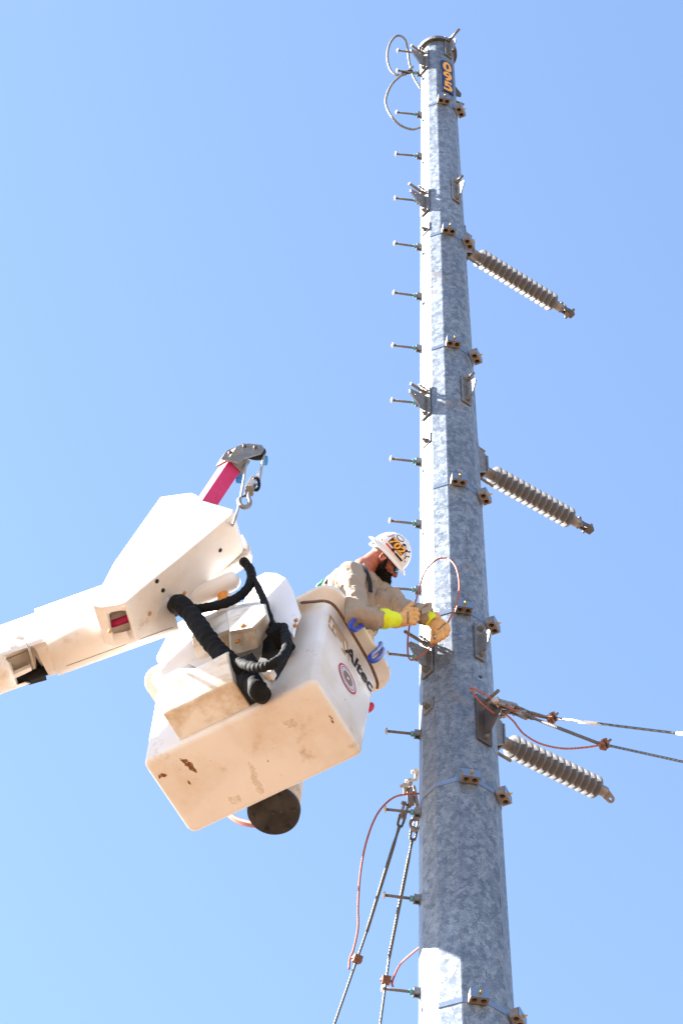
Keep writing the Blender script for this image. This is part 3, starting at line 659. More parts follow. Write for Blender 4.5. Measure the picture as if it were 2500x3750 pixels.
# lettering and badges on the end that faces the pole
EN = (-e1 + e3*(-BD/BH)).normalized()                         # outward normal of that end (draft included)
E_O = BL(-BA/2, 0, 0); EX = e2; EY = (e3 - e1*(BD/BH)).normalized()
def epix(x, y): p = onp(x, y, E_O, EN); return p
def decal(name, mb, m, parent=bucket): return mb.build(name, M[m], parent)
OFF = EN*0.003
tx = text_mb('Altec', 1.0, 0.18, 1.0, 0.028)
xs = [v[0] for v in tx[0]]; ys = [v[1] for v in tx[0]]; W_ = max(xs)-min(xs)
ca = epix((795+855)/2-2, (1485+1572)/2+5)
k = 0.315/W_
logo = decal('maker_lettering', flat(MB(), tx, ca+OFF, EX*k, EY*k*1.15), 'navy')
cg = epix(778, 1463); s_ = 0.145
mb = MB()
def bar(x0, y0, x1, y1, t=0.085):
    a_, b_ = Vector((x0, y0)), Vector((x1, y1)); d = (b_-a_).normalized(); n_ = Vector((-d.y, d.x))*t/2; a_ -= d*t/2; b_ += d*t/2
    mb.poly([cg+OFF+EX*(q.x*s_)+EY*(q.y*s_) for q in (a_+n_, b_+n_, b_-n_, a_-n_)])
for seg_ in ((-0.75, 0.45, 0.55, 0.45), (-0.75, 0.45, -0.75, -0.05), (0.55, 0.45, 0.85, -0.5), (-0.45, 0.2, 0.3, 0.2), (0.3, 0.2, 0.55, -0.5), (-0.45, 0.2, -0.45, -0.3), (-0.2, -0.05, 0.2, -0.05), (-0.75, -0.3, -0.2, -0.3), (0.3, -0.5, 0.55, -0.5)): bar(*seg_)
decal('maker_emblem', mb, 'gold')
cb = epix(797, 1559)
def ring2(c, r0, r1, off, n=40):
    mb = MB(); o = c+EN*off
    R = [[o+EX*(r*math.cos(2*math.pi*k/n))+EY*(r*math.sin(2*math.pi*k/n)) for k in range(n)] for r in (r0, r1)]
    mb.rings(R, caps=(False, False), smooth=False); return mb
bd = decal('round_badge', ring2(cb, 0.001, 0.096, 0.003), 'redprint')
decal('badge_band', ring2(cb, 0.001, 0.082, 0.0042), 'whiteprint', bd); decal('badge_ring', ring2(cb, 0.070, 0.0745, 0.0054), 'navy', bd)
decal('badge_field', ring2(cb, 0.001, 0.050, 0.0054), 'brownprint', bd); decal('badge_mark', ring2(cb, 0.001, 0.012, 0.0066, 6), 'whiteprint', bd)
mb = MB()
for k in range(30):                                           # the lettering round the badge, too small to read
    if k in (7, 8, 22, 23): continue
    t = 2*math.pi*k/30; c = cb+EN*0.0054+EX*(0.060*math.cos(t))+EY*(0.060*math.sin(t)); rx = EX*math.cos(t)+EY*math.sin(t); ty = -EX*math.sin(t)+EY*math.cos(t)
    mb.poly([c-rx*0.005-ty*0.003, c-rx*0.005+ty*0.003, c+rx*0.005+ty*0.003, c+rx*0.005-ty*0.003])
decal('badge_lettering', mb, 'lilac', bd)

# machinery covers on the bucket's near side (all in bucket coordinates)
SY = -BB/2
def bprof(mb, prof, x0, x1, x0t=None, x1t=None, smooth=False):   # profile (out, z) swept along the bucket
    R = []
    for t in (0, 1):
        R.append([BL((x0, x1)[t], SY-o-BD*z/BH+0.006, z) for o, z in prof])
    return mb.rings(R, smooth=smooth)
mount = empty('bucket_mount', BL(0.1, SY-0.15, 0.05), 'dirty white moulded covers between the boom tip and the near side of the bucket', 'machine cover')
# lower cover: flared box with a hollow in its upper face
P1 = [(0.0, 0.045), (0.185, 0.045), (0.285, 0.20), (0.27, 0.33), (0.17, 0.43), (0.0, 0.45)]
XL, XR = 0.31, -0.14
mb = MB(); R = []
for x, D_, E_, F_ in ((XL, (0.262, 0.31), (0.17, 0.40), 0.42), (XL-0.03, (0.275, 0.32), (0.18, 0.42), 0.44), (XL-0.185, (0.275, 0.32), (0.18, 0.42), 0.44), (XL-0.235, (0.268, 0.232), (0.16, 0.30), 0.33), (XL-0.35, (0.268, 0.228), (0.16, 0.29), 0.32), (XR, (0.270, 0.245), (0.17, 0.31), 0.34)):
    pr = [(0.0, 0.045), (0.185, 0.045), (0.285, 0.20), D_, E_, (0.0, F_)]
    R.append([BL(x, SY-o-BD*z/BH+0.006, z) for o, z in pr])
mb.rings(R, smooth=False); lower = mb.build('lower_cover', M['cover'], mount, bevel=0.010, seg=3)
# solid block, its black painted as the shade of the gap where the hose enters
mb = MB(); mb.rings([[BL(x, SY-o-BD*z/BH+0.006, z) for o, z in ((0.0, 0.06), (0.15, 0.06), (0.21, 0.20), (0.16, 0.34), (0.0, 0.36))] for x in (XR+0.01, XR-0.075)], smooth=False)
mb.build('hose_port_shade', M['dark'], mount)
mb = MB(); mb.rings([[BL(x, SY-o-BD*z/BH+0.006, z) for o, z in ((0.0, 0.08), (0.06, 0.10), (0.075, 0.25), (0.04, 0.38), (0.0, 0.39))] for x in (XR-0.07, XR-0.12)], smooth=False)
mb.build('port_flange', M['cover'], mount, bevel=0.012)
# upper covers: two moulded housings above it
def hbx(x, y, out): return onp(x, y, BL(0, SY-out, 0.55), -e2)
def loft(name, near, far, o0, o1, m, bev=0.014):
    mb = MB(); mb.rings([[hbx(x, y, o0) for x, y in near], [hbx(x, y, (o0*2+o1)/3) for x, y in [(a[0]*.85+b[0]*.15, a[1]*.85+b[1]*.15) for a, b in zip(near, far)]], [hbx(x, y, o1) for x, y in far]], smooth=False); return mb.build(name, M[m], mount, bevel=bev, seg=3)
loft('upper_cover', [(521, 1404), (560, 1396), (606, 1389), (612, 1410), (580, 1441), (527, 1450)], [(508, 1396), (556, 1384), (622, 1378), (628, 1444), (592, 1490), (530, 1507)], 0.33, 0.14, 'cover')
loft('upper_cover', [(452, 1425), (505, 1402), (524, 1400), (528, 1446), (500, 1456), (438, 1468)], [(455, 1420), (505, 1394), (530, 1392), (536, 1500), (507, 1523), (457, 1535)], 0.29, 0.12, 'cover')
for x, y, o in ((544, 1471, 0.25), (556, 1434, 0.345), (589, 1434, 0.24), (469, 1523, 0.14)):
    c = hbx(x, y, o); mb = MB(); mb.lathe(c+e2*0.012, -e2, [(0, 0.016), (0.010, 0.016), (0.014, 0.009), (0.0145, 0.001)], 12); mb.build('cover_bolt', M['orangebolt'], mount)
# curved shield plate to the right
mb = MB(); R = []
sh0 = [onp(x, y, BL(0, SY-0.10, 0.6), -e2) for x, y in ((560, 1400), (566, 1378), (590, 1332), (612, 1321), (640, 1322), (662, 1334), (676, 1362), (694, 1418), (682, 1440), (677, 1468), (655, 1445), (630, 1432), (600, 1420))]
mb.plate([sh0], -e2*0.02); mb.build('shield_plate', M['whiteclean'], mount, bevel=0.008, seg=3)
for x, y in ((680, 1425), (678, 1437)):
    c = onp(x, y, BL(0, SY-0.125, 0.6), -e2); mb = MB(); mb.lathe(c, -e2, [(-0.005, 0.012), (0.008, 0.012), (0.012, 0.001)], 10); mb.build('cover_bolt', M['orangebolt'], mount)
# left plate catching the sun
lp = [onp(x, y, BL(0.45, SY-0.16, 0.5), -e2) for x, y in ((392, 1440), (438, 1414), (500, 1395), (520, 1500), (420, 1560), (375, 1560), (366, 1548), (372, 1534), (356, 1510))]
mb = MB(); mb.plate([lp], e2*0.06); mb.build('side_plate', M['whiteclean'], mount, bevel=0.02, seg=3)
mb = MB(); c = onp(362, 1560, BL(0.47, SY-0.10, 0.3), -e2); mb.ball(c, (0.03, 0.03, 0.055)); mb.build('side_knob', M['whiteclean'], mount)
# knuckle behind the shield
mb = MB(); c = onp(640, 1462, BL(0, SY-0.14, 0.6), -e2); mb.cyl(c-e2*0.06, c+e2*0.10, 0.05, n=20); mb.cyl(c-e2*0.062, c-e2*0.03, 0.022, n=12); mb.build('swivel', M['hose'], mount)
mb = MB(); mb.plate([[onp(x, y, BL(0, SY-0.09, 0.6), -e2) for x, y in ((600, 1425), (640, 1440), (655, 1470), (640, 1500), (618, 1535), (600, 1520), (604, 1470))]], e2*0.08); mb.build('pivot_housing', M['dark'], mount)
mb = MB(); mb.plate([[onp(x, y, BL(0, SY-0.17, 0.6), -e2) for x, y in ((596, 1508), (612, 1512), (626, 1535), (618, 1548), (600, 1545), (590, 1525))]], e2*0.05); mb.build('torn_flap', M['cover'], mount, bevel=0.006)

# canister with a black end cap on the far side
CCn = onp(628, 1866, BL(0, 0, 0.06), e3); 
can = empty('canister', CCn, 'cylindrical white holder with bolted black end cap under the bucket', 'canister')
mb = MB(); mb.cyl(CCn+e3*0.03, CCn+e3*0.55, 0.142, n=40); mb.build('body', M['cover'], can)
mb = MB(); mb.lathe(CCn, e3, [(0.0, 0.01), (0.0, 0.140), (0.004, 0.147), (0.04, 0.149), (0.045, 0.140)], 48); cap = mb.build('end_cap', M['rubber'], can)
x_, y_, _ = frame(e3)
mb0 = None
for k in range(7):
    p = CCn+(x_*math.cos(k*math.pi/3+.3)+y_*math.sin(k*math.pi/3+.3))*(0.118 if k else 0.0)
    mb = MB(); mb.lathe(p, -e3, [(-0.004, 0.013), (0.002, 0.013), (0.005, 0.008), (0.011, 0.008), (0.0115, 0.001)], 10); mb.build('cap_bolt', M['rubber'], cap)
# copper wires behind the bucket
for k in range(3):
    wire('copper_tail', [onp(x, y+k*3.5-3, BL(0, BB/2+0.30+0.015*k, 0.0), e2) for x, y in ((500, 1840), (528, 1872), (550, 1886), (580, 1893), (600, 1893))], 0.010, 'copper', ('uppermost', 'middle', 'lowest')[k]+' of three orange copper strands hanging beside the black end cap', 'wire', group='copper strands under the bucket')
# red strap end on the far side
c = onp(846, 1624, BL(-0.5, BB/2+0.03, 0.3), e2); mb = MB(); mb.tube(spline([c+e3*0.03, c-e1*0.022+e3*0.01, c-e1*0.022-e3*0.03, c-e3*0.05], 5), 0.013, 10)
o = mb.build('red_handle', M['red']); o['label'] = 'small red loop sticking out past the right edge of the bucket'; o['category'] = 'handle'

# brown rope slung under the lip
def lipp(s, out, z): return BL(-BA/2-BD-out, s, z)
rp = [onp(x, y, E_O+EN*0.055, EN) for x, y in ((748, 1381), (770, 1394), (800, 1440), (830, 1490), (852, 1530), (866, 1566), (866, 1580))]
q = [onp(x, y, BL(0, SY-0.075, BH), -e2) for x, y in ((668, 1385), (690, 1384), (720, 1382))]
wire('rope', q+rp, 0.0085, 'rope', 'brown braided rope slung along the bucket under its lip', 'rope', 8)
# blue hooks over the lip
def hook(pts, label):
    P = [onp(x, y, E_O+EN*o, EN) for x, y, o in pts]
    o = wire('hook', P, 0.0145, 'blue', label, 'hook', 10, 'blue hooks on the bucket lip')
    s = MB()
hook([(833, 1438, 0.05), (836, 1432, 0.11), (826, 1441, 0.13), (812, 1447, 0.13), (805, 1440, 0.125), (808, 1430, 0.12), (817, 1420, 0.10), (821, 1415, 0.05)], 'blue plastic hook on the bucket lip under the worker\'s sleeve')
hook([(877, 1490, 0.06), (879, 1497, 0.11), (868, 1513, 0.13), (855, 1519, 0.13), (849, 1513, 0.125), (852, 1505, 0.12), (864, 1495, 0.10), (873, 1484, 0.07), (874, 1478, 0.04)], 'blue plastic hook on the bucket lip level with a step bolt')

# ------------------------------------------------------------------ boom arm, hood and jib
PSI = math.radians(12); BN = Vector((-math.sin(PSI), -math.cos(PSI), 0)); BW = -BN      # side normal (towards us, to the left) and across
BY = -0.12; BP = U(540, 1172, 9.68+BY)
def bs(x, y, out=0.0): return onp(x, y, BP+BN*out, BN)
boom = empty('boom_arm', bs(200, 1440), 'white fibreglass boom arm reaching in from the left, with hooded tip', 'boom')
bdir = (bs(240, 1362)-bs(0, 1446)).normalized(); bup = BN.cross(bdir); bup = bup if bup.z > 0 else -bup
WID = 0.255
def arm_ring(p_lo, hgt, wid, r_lo, r_hi, n=7):               # p_lo: near lower corner line; section in (across, up)
    pts = []
    for cx_, cy_, a0, r in ((0, 0, 180, r_lo), (1, 0, 270, r_lo), (1, 1, 0, r_hi), (0, 1, 90, r_hi)):
        for k in range(n+1):
            t = math.radians(a0+90*k/n); X_ = (r if cx_ == 0 else wid-r)+r*math.cos(t); Y_ = (r if cy_ == 0 else hgt-r)+r*math.sin(t)
            pts.append(p_lo+BW*X_+bup*Y_)
    return pts
lo0 = bs(0, 1526); lo1 = bs(385, 1386)
adir = (lo1-lo0).normalized()
def armx(t): return lo0+adir*t
L1 = (lo1-lo0).length
hgt0 = (bs(40, 1426)-armx(0)).dot(bup)-(armx((bs(40, 1426)-lo0).dot(adir))-armx(0)).dot(bup)
hgt = 0.36
# outer arm: a rounded hollow-looking beam with a window torn in its underside
def sect(t, g=0.0): return arm_ring(armx(t)-BW*g-bup*g, hgt+2*g, WID+2*g, 0.095+g, 0.03)
mb = MB(); mb.rings([sect(t) for t in (-5.0, -1.0, 0.0, 0.5, L1)])
arm = mb.build('arm', M['white'], boom)
win = [(8, 1512), (30, 1500), (60, 1490), (72, 1491), (80, 1500), (92, 1526), (108, 1560), (109, 1570), (103, 1577), (70, 1586), (52, 1580), (36, 1587), (30, 1570), (20, 1545), (14, 1530), (5, 1522)]
def wplane(x, y, k): return onp(x, y, armx(0)+BW*k-bup*0.0, (BN*0.55-bup*0.83).normalized())
win = [(x, 1490+(y-1490)*0.88) for x, y in win]
W0 = [onp(x, y, armx(0.1)-bup*0.06, -bup) for x, y in win]
vd = Vector(CV)
cm = MB(); cm.plate([[p-vd*0.12 for p in W0]], vd*0.34); arm = cut(arm, cm)
# inside the window: bracket plates and a black hose
mb = MB()
def ip(x, y, d): return onp(x, y, armx(0.1)+bup*d, -bup)
mb.plate([[ip(x, y, 0.10) for x, y in ((12, 1518), (72, 1492), (80, 1536), (20, 1556))]], bup*0.01); inn = mb.build('inner_plate', M['interior'], boom)
mb = MB(); mb.plate([[ip(x, y, 0.05) for x, y in ((20, 1555), (72, 1532), (74, 1540), (28, 1562))]], bup*0.03); mb.build('inner_rail', M['whiteclean'], boom)
mb = MB(); mb.plate([[ip(x, y, 0.03) for x, y in ((66, 1494), (72, 1494), (82, 1534), (78, 1538))]], bup*0.08); mb.build('inner_rib', M['interior'], boom)
mb = MB(); mb.plate([[ip(x, y, 0.13) for x, y in ((24, 1560), (84, 1534), (92, 1562), (34, 1572))]], bup*0.01); mb.build('inner_plate', M['interior'], boom)
mb = MB(); mb.plate([[ip(x, 1490+(y-1490)*0.88, 0.11) for x, y in ((82, 1510), (92, 1528), (106, 1560), (108, 1572), (70, 1584), (38, 1584), (28, 1566), (86, 1550))]], bup*0.01); mb.build('inner_shade', M['dark'], boom)  # black sheet added to paint the shade deep in the window
mb = MB(); mb.tube(spline([ip(x, y, 0.085) for x, y in ((0, 1558), (30, 1560), (60, 1556), (100, 1542), (130, 1528))], 6), 0.030, 12); mb.build('inner_tube', M['hose'], boom)
mb = MB(); mb.tube([armx(t)-bup*0.0135+BW*0.165 for t in np.linspace(sl0_ if False else 0.35, L1-0.01, 6)], 0.0022, 6); mb.build('seam', M['rod'], boom)
# sleeve section nearer the tip (a thicker shell) and a dark sheet painted as the shade of its end
sl0 = (bs(77, 1400)-lo0).dot(adir)
mb = MB(); mb.rings([sect(t, 0.014) for t in (sl0, L1+0.02)]); sl = mb.build('sleeve', M['white'], boom)
mb = MB(); mb.rings([arm_ring(armx(t)+BW*0.02+bup*0.02, hgt-0.04, WID-0.04, 0.08, 0.02) for t in (L1+0.0205, L1+0.022)]); mb.build('beam_end_shade', M['darkplate'], boom)
for x, y in ((196, 1380), (151, 1392), (122, 1408), (42, 1462), (28, 1484)):
    c = bs(x*1.0, y if x < 300 else y, 0.0)
    if x > 300: continue
    mb = MB(); mb.lathe(c-BN*0.002+BN*(0.014 if x > 77 else 0), BN, [(-0.004, 0.019), (0.004, 0.019), (0.007, 0.012), (0.008, 0.001)], 12); mb.build('panel_plug', M['whiteclean'], boom)
# hood
hood_out = [(238, 1338), (262, 1292), (300, 1238), (368, 1142), (372, 1140), (438, 1131), (452, 1136), (466, 1150), (537, 1171), (533, 1182), (420, 1276), (350, 1333), (290, 1384), (272, 1390), (232, 1396), (213, 1392)]
HW = 0.29; HOUT = 0.18
mb = MB(); mb.plate([[bs(x, y, HOUT) for x, y in hood_out]], BW*HW)
# give the tip's lower side its extra fall: the far edge of the tip hangs a little lower
hood = mb.build('hood', M['white'], boom)
hm = hood.modifiers.new('bevel', 'BEVEL'); hm.width = 0.03; hm.segments = 4; hm.limit_method = 'ANGLE'; hm.angle_limit = math.radians(22)
bpy.context.view_layer.update(); dg = bpy.context.evaluated_depsgraph_get(); me = bpy.data.meshes.new_from_object(hood.evaluated_get(dg)); hood.modifiers.clear(); hood.data = me
# window in the hood's foot
hw = [(248, 1412), (256, 1406), (280, 1402), (288, 1404), (297, 1432), (300, 1446), (292, 1450), (262, 1456), (255, 1450)]
fN = (bs(290, 1384)-bs(213, 1392)).cross(BW).normalized()
cm = MB(); pl0 = [onp(x, y, bs(250, 1394, HOUT), fN) for x, y in hw]; cm.plate([[p-vd*0.15 for p in pl0]], vd*0.6)
hood = cut(hood, cm)
for p in hood.data.polygons: p.use_smooth = True
wn = hood.modifiers.new('wn', 'WEIGHTED_NORMAL'); wn.keep_sharp = True
mb = MB(); wc = onp(275, 1428, bs(250, 1394, HOUT), fN); mb.box(wc+vd*0.30, Vector(CR)*0.5, vd*0.01, Vector(CU)*0.02) if False else mb.tube([wc+vd*0.16+adir*-0.12, wc+vd*0.10+adir*0.10], 0.022, 10); mb.build('inner_tube', M['magenta'], boom)  # magenta rod added as the jib's pink bounce light inside the hood
# hood fasteners
def under(x, y):                                              # point on the hood's sloping underside
    P0 = bs(420, 1276, HOUT); N_ = (bs(533, 1182, HOUT)-P0).cross(BW).normalized()
    return onp(x, y, P0, N_), (N_ if N_.z < 0 else -N_)
for x, y in ((344, 1410), (424, 1362), (506, 1264), (361, 1335), (375, 1356), (253, 1450)):
    p, n_ = under(x, y); mb = MB(); mb.lathe(p, n_, [(-0.003, 0.013), (0.003, 0.013), (0.006, 0.006), (0.0065, 0.001)], 10); mb.build('hood_bolt', M['orangebolt'] if y > 1358 else M['dark'], boom)
# lower tip housing and round motor under the hood
mb = MB(); mb.plate([[bs(x, y, HOUT-HW-0.004) for x, y in ((400, 1350), (470, 1290), (556, 1225), (574, 1256), (572, 1270), (470, 1336), (425, 1362))]], BW*0.085); mb.build('tip_housing', M['cover'], boom, bevel=0.012, seg=3)
c0, c1 = U(425, 1384, 9.90+BY), U(530, 1336, 9.78+BY); mb = MB(); mb.caps(c0, c1, 0.058, 0.058, 20); mb.build('motor', M['whiteclean'], boom)
mb = MB(); q = U(512, 1356, 9.82+BY); mb.cyl(q+Vector((0, 0, 0.06)), q-Vector((-0.01, -0.02, 0.16)), 0.033, n=20); mb.build('slew_post', M['orange'], boom)
mb = MB(); q = U(526, 1392, 9.86+BY); mb.cyl(q+Vector((0, 0, 0.05)), q-Vector((0, 0, 0.10)), 0.055, n=24); mb.build('slew_cup', M['whiteclean'], boom)

# magenta jib
jb = empty('jib', U(478, 1150, 9.60+BY), 'magenta square jib tube with steel sheave head above the hood', 'jib')
j0, j1 = U(468, 1166, 9.64+BY), U(531, 1072, 9.60+BY)
jd = (j1-j0).normalized(); jr = Vector((0.72, -0.69, 0)); jr = (jr-jd*jr.dot(jd)).normalized(); jq = jd.cross(jr); 
if jq.y > 0: jq = -jq
J = 0.098
mb = MB(); mb.box((j0+j1)/2, jd*(j1-j0).length, jr*J, jq*J); tube_ = mb.build('jib_tube', M['magenta'], jb, bevel=0.006)
hd = j1+jd*0.03
mb = MB()
for a_, b_ in ((jr, jq), (jq, jr)):
    for s in (-1, 1): mb.box(hd+a_*s*(J/2+0.007), jd*0.11, a_*0.012, b_*(J+0.028))
mb.build('jib_collar', M['steel'], jb, bevel=0.003)
hx = Vector(CR); 
cheeks = [(508, 1052), (520, 1034), (556, 1020), (568, 1018), (602, 1022), (607, 1030), (600, 1040), (560, 1052), (548, 1062)]
cn = (Vector((0.12, -0.95, 0.25))).normalized()
for k, off in enumerate((0.0, 0.075)):
    mb = MB(); mb.plate([[onp(x, y+k*2, hd+jd*0.05-cn*(off-0.045), cn) for x, y in cheeks]], -cn*0.012); mb.build('sheave_cheek', M['steel'], jb, bevel=0.003)
sp = onp(586, 1040, hd+jd*0.05-cn*0.0, cn); mb = MB(); mb.lathe(sp-cn*0.024, cn, [(0, 0.062), (0.012, 0.066), (0.024, 0.052), (0.036, 0.066), (0.048, 0.062)], 32); mb.build('sheave', M['dark'], jb)
for x, y in ((528, 1042), (561, 1026), (586, 1029)):
    p = onp(x, y, hd+jd*0.05+cn*0.046, cn); mb = MB(); mb.hexn(p, cn, 0.013, 0.016); mb.build('cheek_bolt', M['rod'], jb)
for x, y, s_ in ((552, 1098, 0.055), (606, 1058, 0.05)):
    p = onp(x, y, hd-cn*0.06, cn); mb = MB(); mb.box(p, Vector(CR)*s_, cn*0.03, Vector(CU)*s_*0.8); mb.build('blue_pad', M['ltblue'], jb, bevel=0.008)
wire('winch_rope', [onp(x, y, sp, cn) for x, y in ((566, 1052), (562, 1085), (557, 1120), (549, 1160), (541, 1188))]+[onp(532, 1212, sp+Vector(CV)*0.5, cn)], 0.008, 'winch', 'grey winch rope running from the sheave down behind the hood', 'rope', 8)
wire('winch_rope', [onp(x, y, sp, cn) for x, y in ((607, 1042), (603, 1062), (598, 1090), (594, 1110))], 0.009, 'winch', 'short grey rope end holding the load hook below the sheave', 'rope', 8)
hk = empty('load_hook', onp(565, 1155, sp, cn), 'steel load hook with white thimble hanging below the jib sheave', 'hook')
X_, Y_ = Vector(CR), Vector(CU)
def kp(x, y, o=0.0): return onp(x, y, sp+cn*o, cn)
mb = MB(); mb.tube(spline([kp(570, 1133), kp(571, 1144), kp(574, 1153), kp(571, 1162), kp(561, 1165), kp(552, 1160), kp(549, 1150), kp(551, 1143)], 5), [0.009, 0.010, 0.011, 0.012, 0.013]+[0.0145]*26+[0.012, 0.011, 0.010, 0.008, 0.006], 12); mb.build('hook', M['steel'], hk)
mb = MB(); mb.box((kp(572, 1124)+kp(582, 1106))/2+cn*0.024, kp(584, 1103)-kp(570, 1128), cn*0.008, X_*0.045); mb.box((kp(572, 1124)+kp(582, 1106))/2-cn*0.024, kp(584, 1103)-kp(570, 1128), cn*0.008, X_*0.045)
mb.box(kp(573, 1128), X_*0.05, cn*0.05, Y_*0.02); mb.build('clevis', M['fitting'], hk, bevel=0.003)
mb = MB(); mb.tube([kp(588, 1112)+X_*0.026*math.sin(t)*0.7+Y_*0.036*math.cos(t) for t in np.linspace(0, 6.28, 18)], 0.010, 8); mb.build('thimble', M['navy'], hk)
mb = MB(); mb.cyl(kp(594, 1082), kp(592, 1100), 0.011, n=10); mb.build('sleeve', M['whiteclean'], hk)
mb = MB(); mb.tube(spline([kp(570, 1138), kp(560, 1140), kp(551, 1144)], 4), 0.006, 8); mb.build('latch', M['darkplate'], hk)

# black hoses
def hose(pts, r, label, wr, seed):
    rnd = random.Random(seed); P = spline([Vector(p) for p in pts], 26)
    rr = []
    ph = 0.0
    for i in range(len(P)):
        ph += 0.25+1.1*rnd.random(); rr.append(r*(1+wr*math.sin(ph)*(0.3+rnd.random())+wr*0.9*math.sin(i*0.13+seed)))
    mb = MB(); mb.tube(P, rr, 22)
    for i, v in enumerate(mb.v):
        k = i//22; a_ = (i % 22)/22*2*math.pi
        mb.v[i] = P[k]+(v-P[k])*(1+wr*0.9*math.sin(a_*2+k*0.27+math.sin(k*0.4))+wr*0.8*math.sin(a_*3-k*0.41)+wr*0.6*math.sin(a_*1+k*0.83))
    o = mb.build('hydraulic_hose', M['hose']); o['label'] = label; o['category'] = 'hose'; o['group'] = 'black hoses between boom and bucket'
    return o
def hb(x, y, out): return onp(x, y, BL(0, SY-out, 0.4), -e2)
hose([armx(L1-0.10)+BW*0.15+bup*0.12, armx(L1+0.02)+BW*0.11+bup*0.08, U(412, 1387, 9.60), U(436, 1408, 9.57), U(469, 1455, 9.54), U(501, 1495, 9.54), U(537, 1528, 9.52), U(572, 1559, 9.53), hb(594, 1588, 0.10), hb(606, 1600, -0.06)], 0.053, 'thickest black sleeved hose sagging from the boom tip into the bucket mount', 0.035, 1)
hose([U(560, 1290, 9.78+BY), U(576, 1312, 9.74+BY), U(575, 1340, 9.71+BY), U(552, 1368, 9.69+BY), U(515, 1386, 9.69+BY), U(470, 1396, 9.70+BY), U(430, 1402, 9.72+BY)], 0.027, 'black hose curling back from the hood tip above the thick hose', 0.04, 2)
hose([U(578, 1322, 9.73+BY), U(596, 1356, 9.56), U(612, 1395, 9.51), U(624, 1432, 9.49), U(640, 1462, 9.46)], 0.020, 'thin straight black hose running down to the swivel', 0.05, 3)
hose([hb(650, 1440, 0.17), hb(658, 1470, 0.18), hb(654, 1500, 0.20), hb(630, 1523, 0.22), hb(600, 1533, 0.23), hb(572, 1530, 0.23), hb(545, 1520, 0.22)], 0.027, 'black hose looping from the swivel back behind the thick hose', 0.05, 4)

# ------------------------------------------------------------------ the worker
M['skin'] = mat('skin', (0.36, 0.115, 0.072), 0.5, var=(0.30, 0.085, 0.055), vscale=30, bump=0.08, bscale=150)
M['skin'].node_tree.nodes['Principled BSDF'].inputs['Subsurface Weight'].default_value = 0.06
M['beard'] = mat('dark_beard', (0.005, 0.004, 0.004), 0.8, spec=0.2, var=(0.011, 0.008, 0.007), vscale=60, bump=0.9, bscale=160)
M['shirt'] = mat('khaki_shirt', (0.29, 0.222, 0.165), 0.85, var=(0.33, 0.26, 0.195), vscale=12, bump=0.12, bscale=350)
M['glove'] = mat('tan_leather', (0.66, 0.38, 0.14), 0.65, var=(0.56, 0.28, 0.09), vscale=25, bump=0.25, bscale=70)
M['cuff'] = mat('hivis_yellow', (0.70, 0.78, 0.01), 0.7, var=(0.58, 0.70, 0.01), vscale=14, bump=0.3, bscale=30)
M['helmet'] = mat('white_helmet', (0.78, 0.74, 0.70), 0.35, dirt=[((0.50, 0.40, 0.30), 14, 0.60, 0.80, (1, 1, 1))], coat=0.2)
M['strapblk'] = mat('black_webbing', (0.010, 0.010, 0.011), 0.8)
M['green'] = mat('green_webbing', (0.02, 0.17, 0.09), 0.6, var=(0.03, 0.25, 0.13), vscale=60)
M['lens'] = mat('mirror_lens', (0.10, 0.30, 0.42), 0.06, 0.9)
M['inner'] = mat('olive_lining', (0.22, 0.19, 0.05), 0.8)
M['ink'] = mat('black_ink', (0.012, 0.010, 0.010), 0.6)
M['cap702'] = mat('orange_print', (0.85, 0.36, 0.01), 0.4)
M['grey'] = mat('grey_strap', (0.26, 0.30, 0.30), 0.6)

def blob(name, mb, m, parent, voxel=0.008, smooth=6, wrinkle=None, keep=None):
    o = mb.build(name, m, parent)
    r = o.modifiers.new('remesh', 'REMESH'); r.mode = 'VOXEL'; r.voxel_size = voxel; r.use_smooth_shade = True
    sm = o.modifiers.new('smooth', 'SMOOTH'); sm.factor = 0.6; sm.iterations = smooth
    for (tn, size, st) in (wrinkle or ()):
        tx_ = bpy.data.textures.new(name+tn, 'CLOUDS'); tx_.noise_scale = size; tx_.noise_depth = 1
        d = o.modifiers.new('folds', 'DISPLACE'); d.texture = tx_; d.strength = st; d.mid_level = 0.5; d.texture_coords = 'LOCAL'
    bpy.context.view_layer.update()
    dg = bpy.context.evaluated_depsgraph_get(); me = bpy.data.meshes.new_from_object(o.evaluated_get(dg)); old = o.data
    o.modifiers.clear(); o.data = me; bpy.data.meshes.remove(old)
    for p in me.polygons: p.use_smooth = True
    return o
def wrap(o, target, off):                                       # press flat lettering onto a curved part, straight along its facing
    bpy.context.view_layer.update()
    mi = target.matrix_world.inverted(); mo = o.matrix_world; moi = mo.inverted(); d = Vector(CV)
    for v in o.data.vertices:
        p = mo @ v.co - d*0.15; ok, hit, nn, _ = target.ray_cast(mi @ p, mi.to_3x3() @ d)
        if ok: v.co = moi @ (target.matrix_world @ hit - d*off)
    return o
person = empty('person', U(800, 1470, 10.100), 'bearded worker in white hard hat, khaki shirt and tan gloves bending a copper wire', 'person')

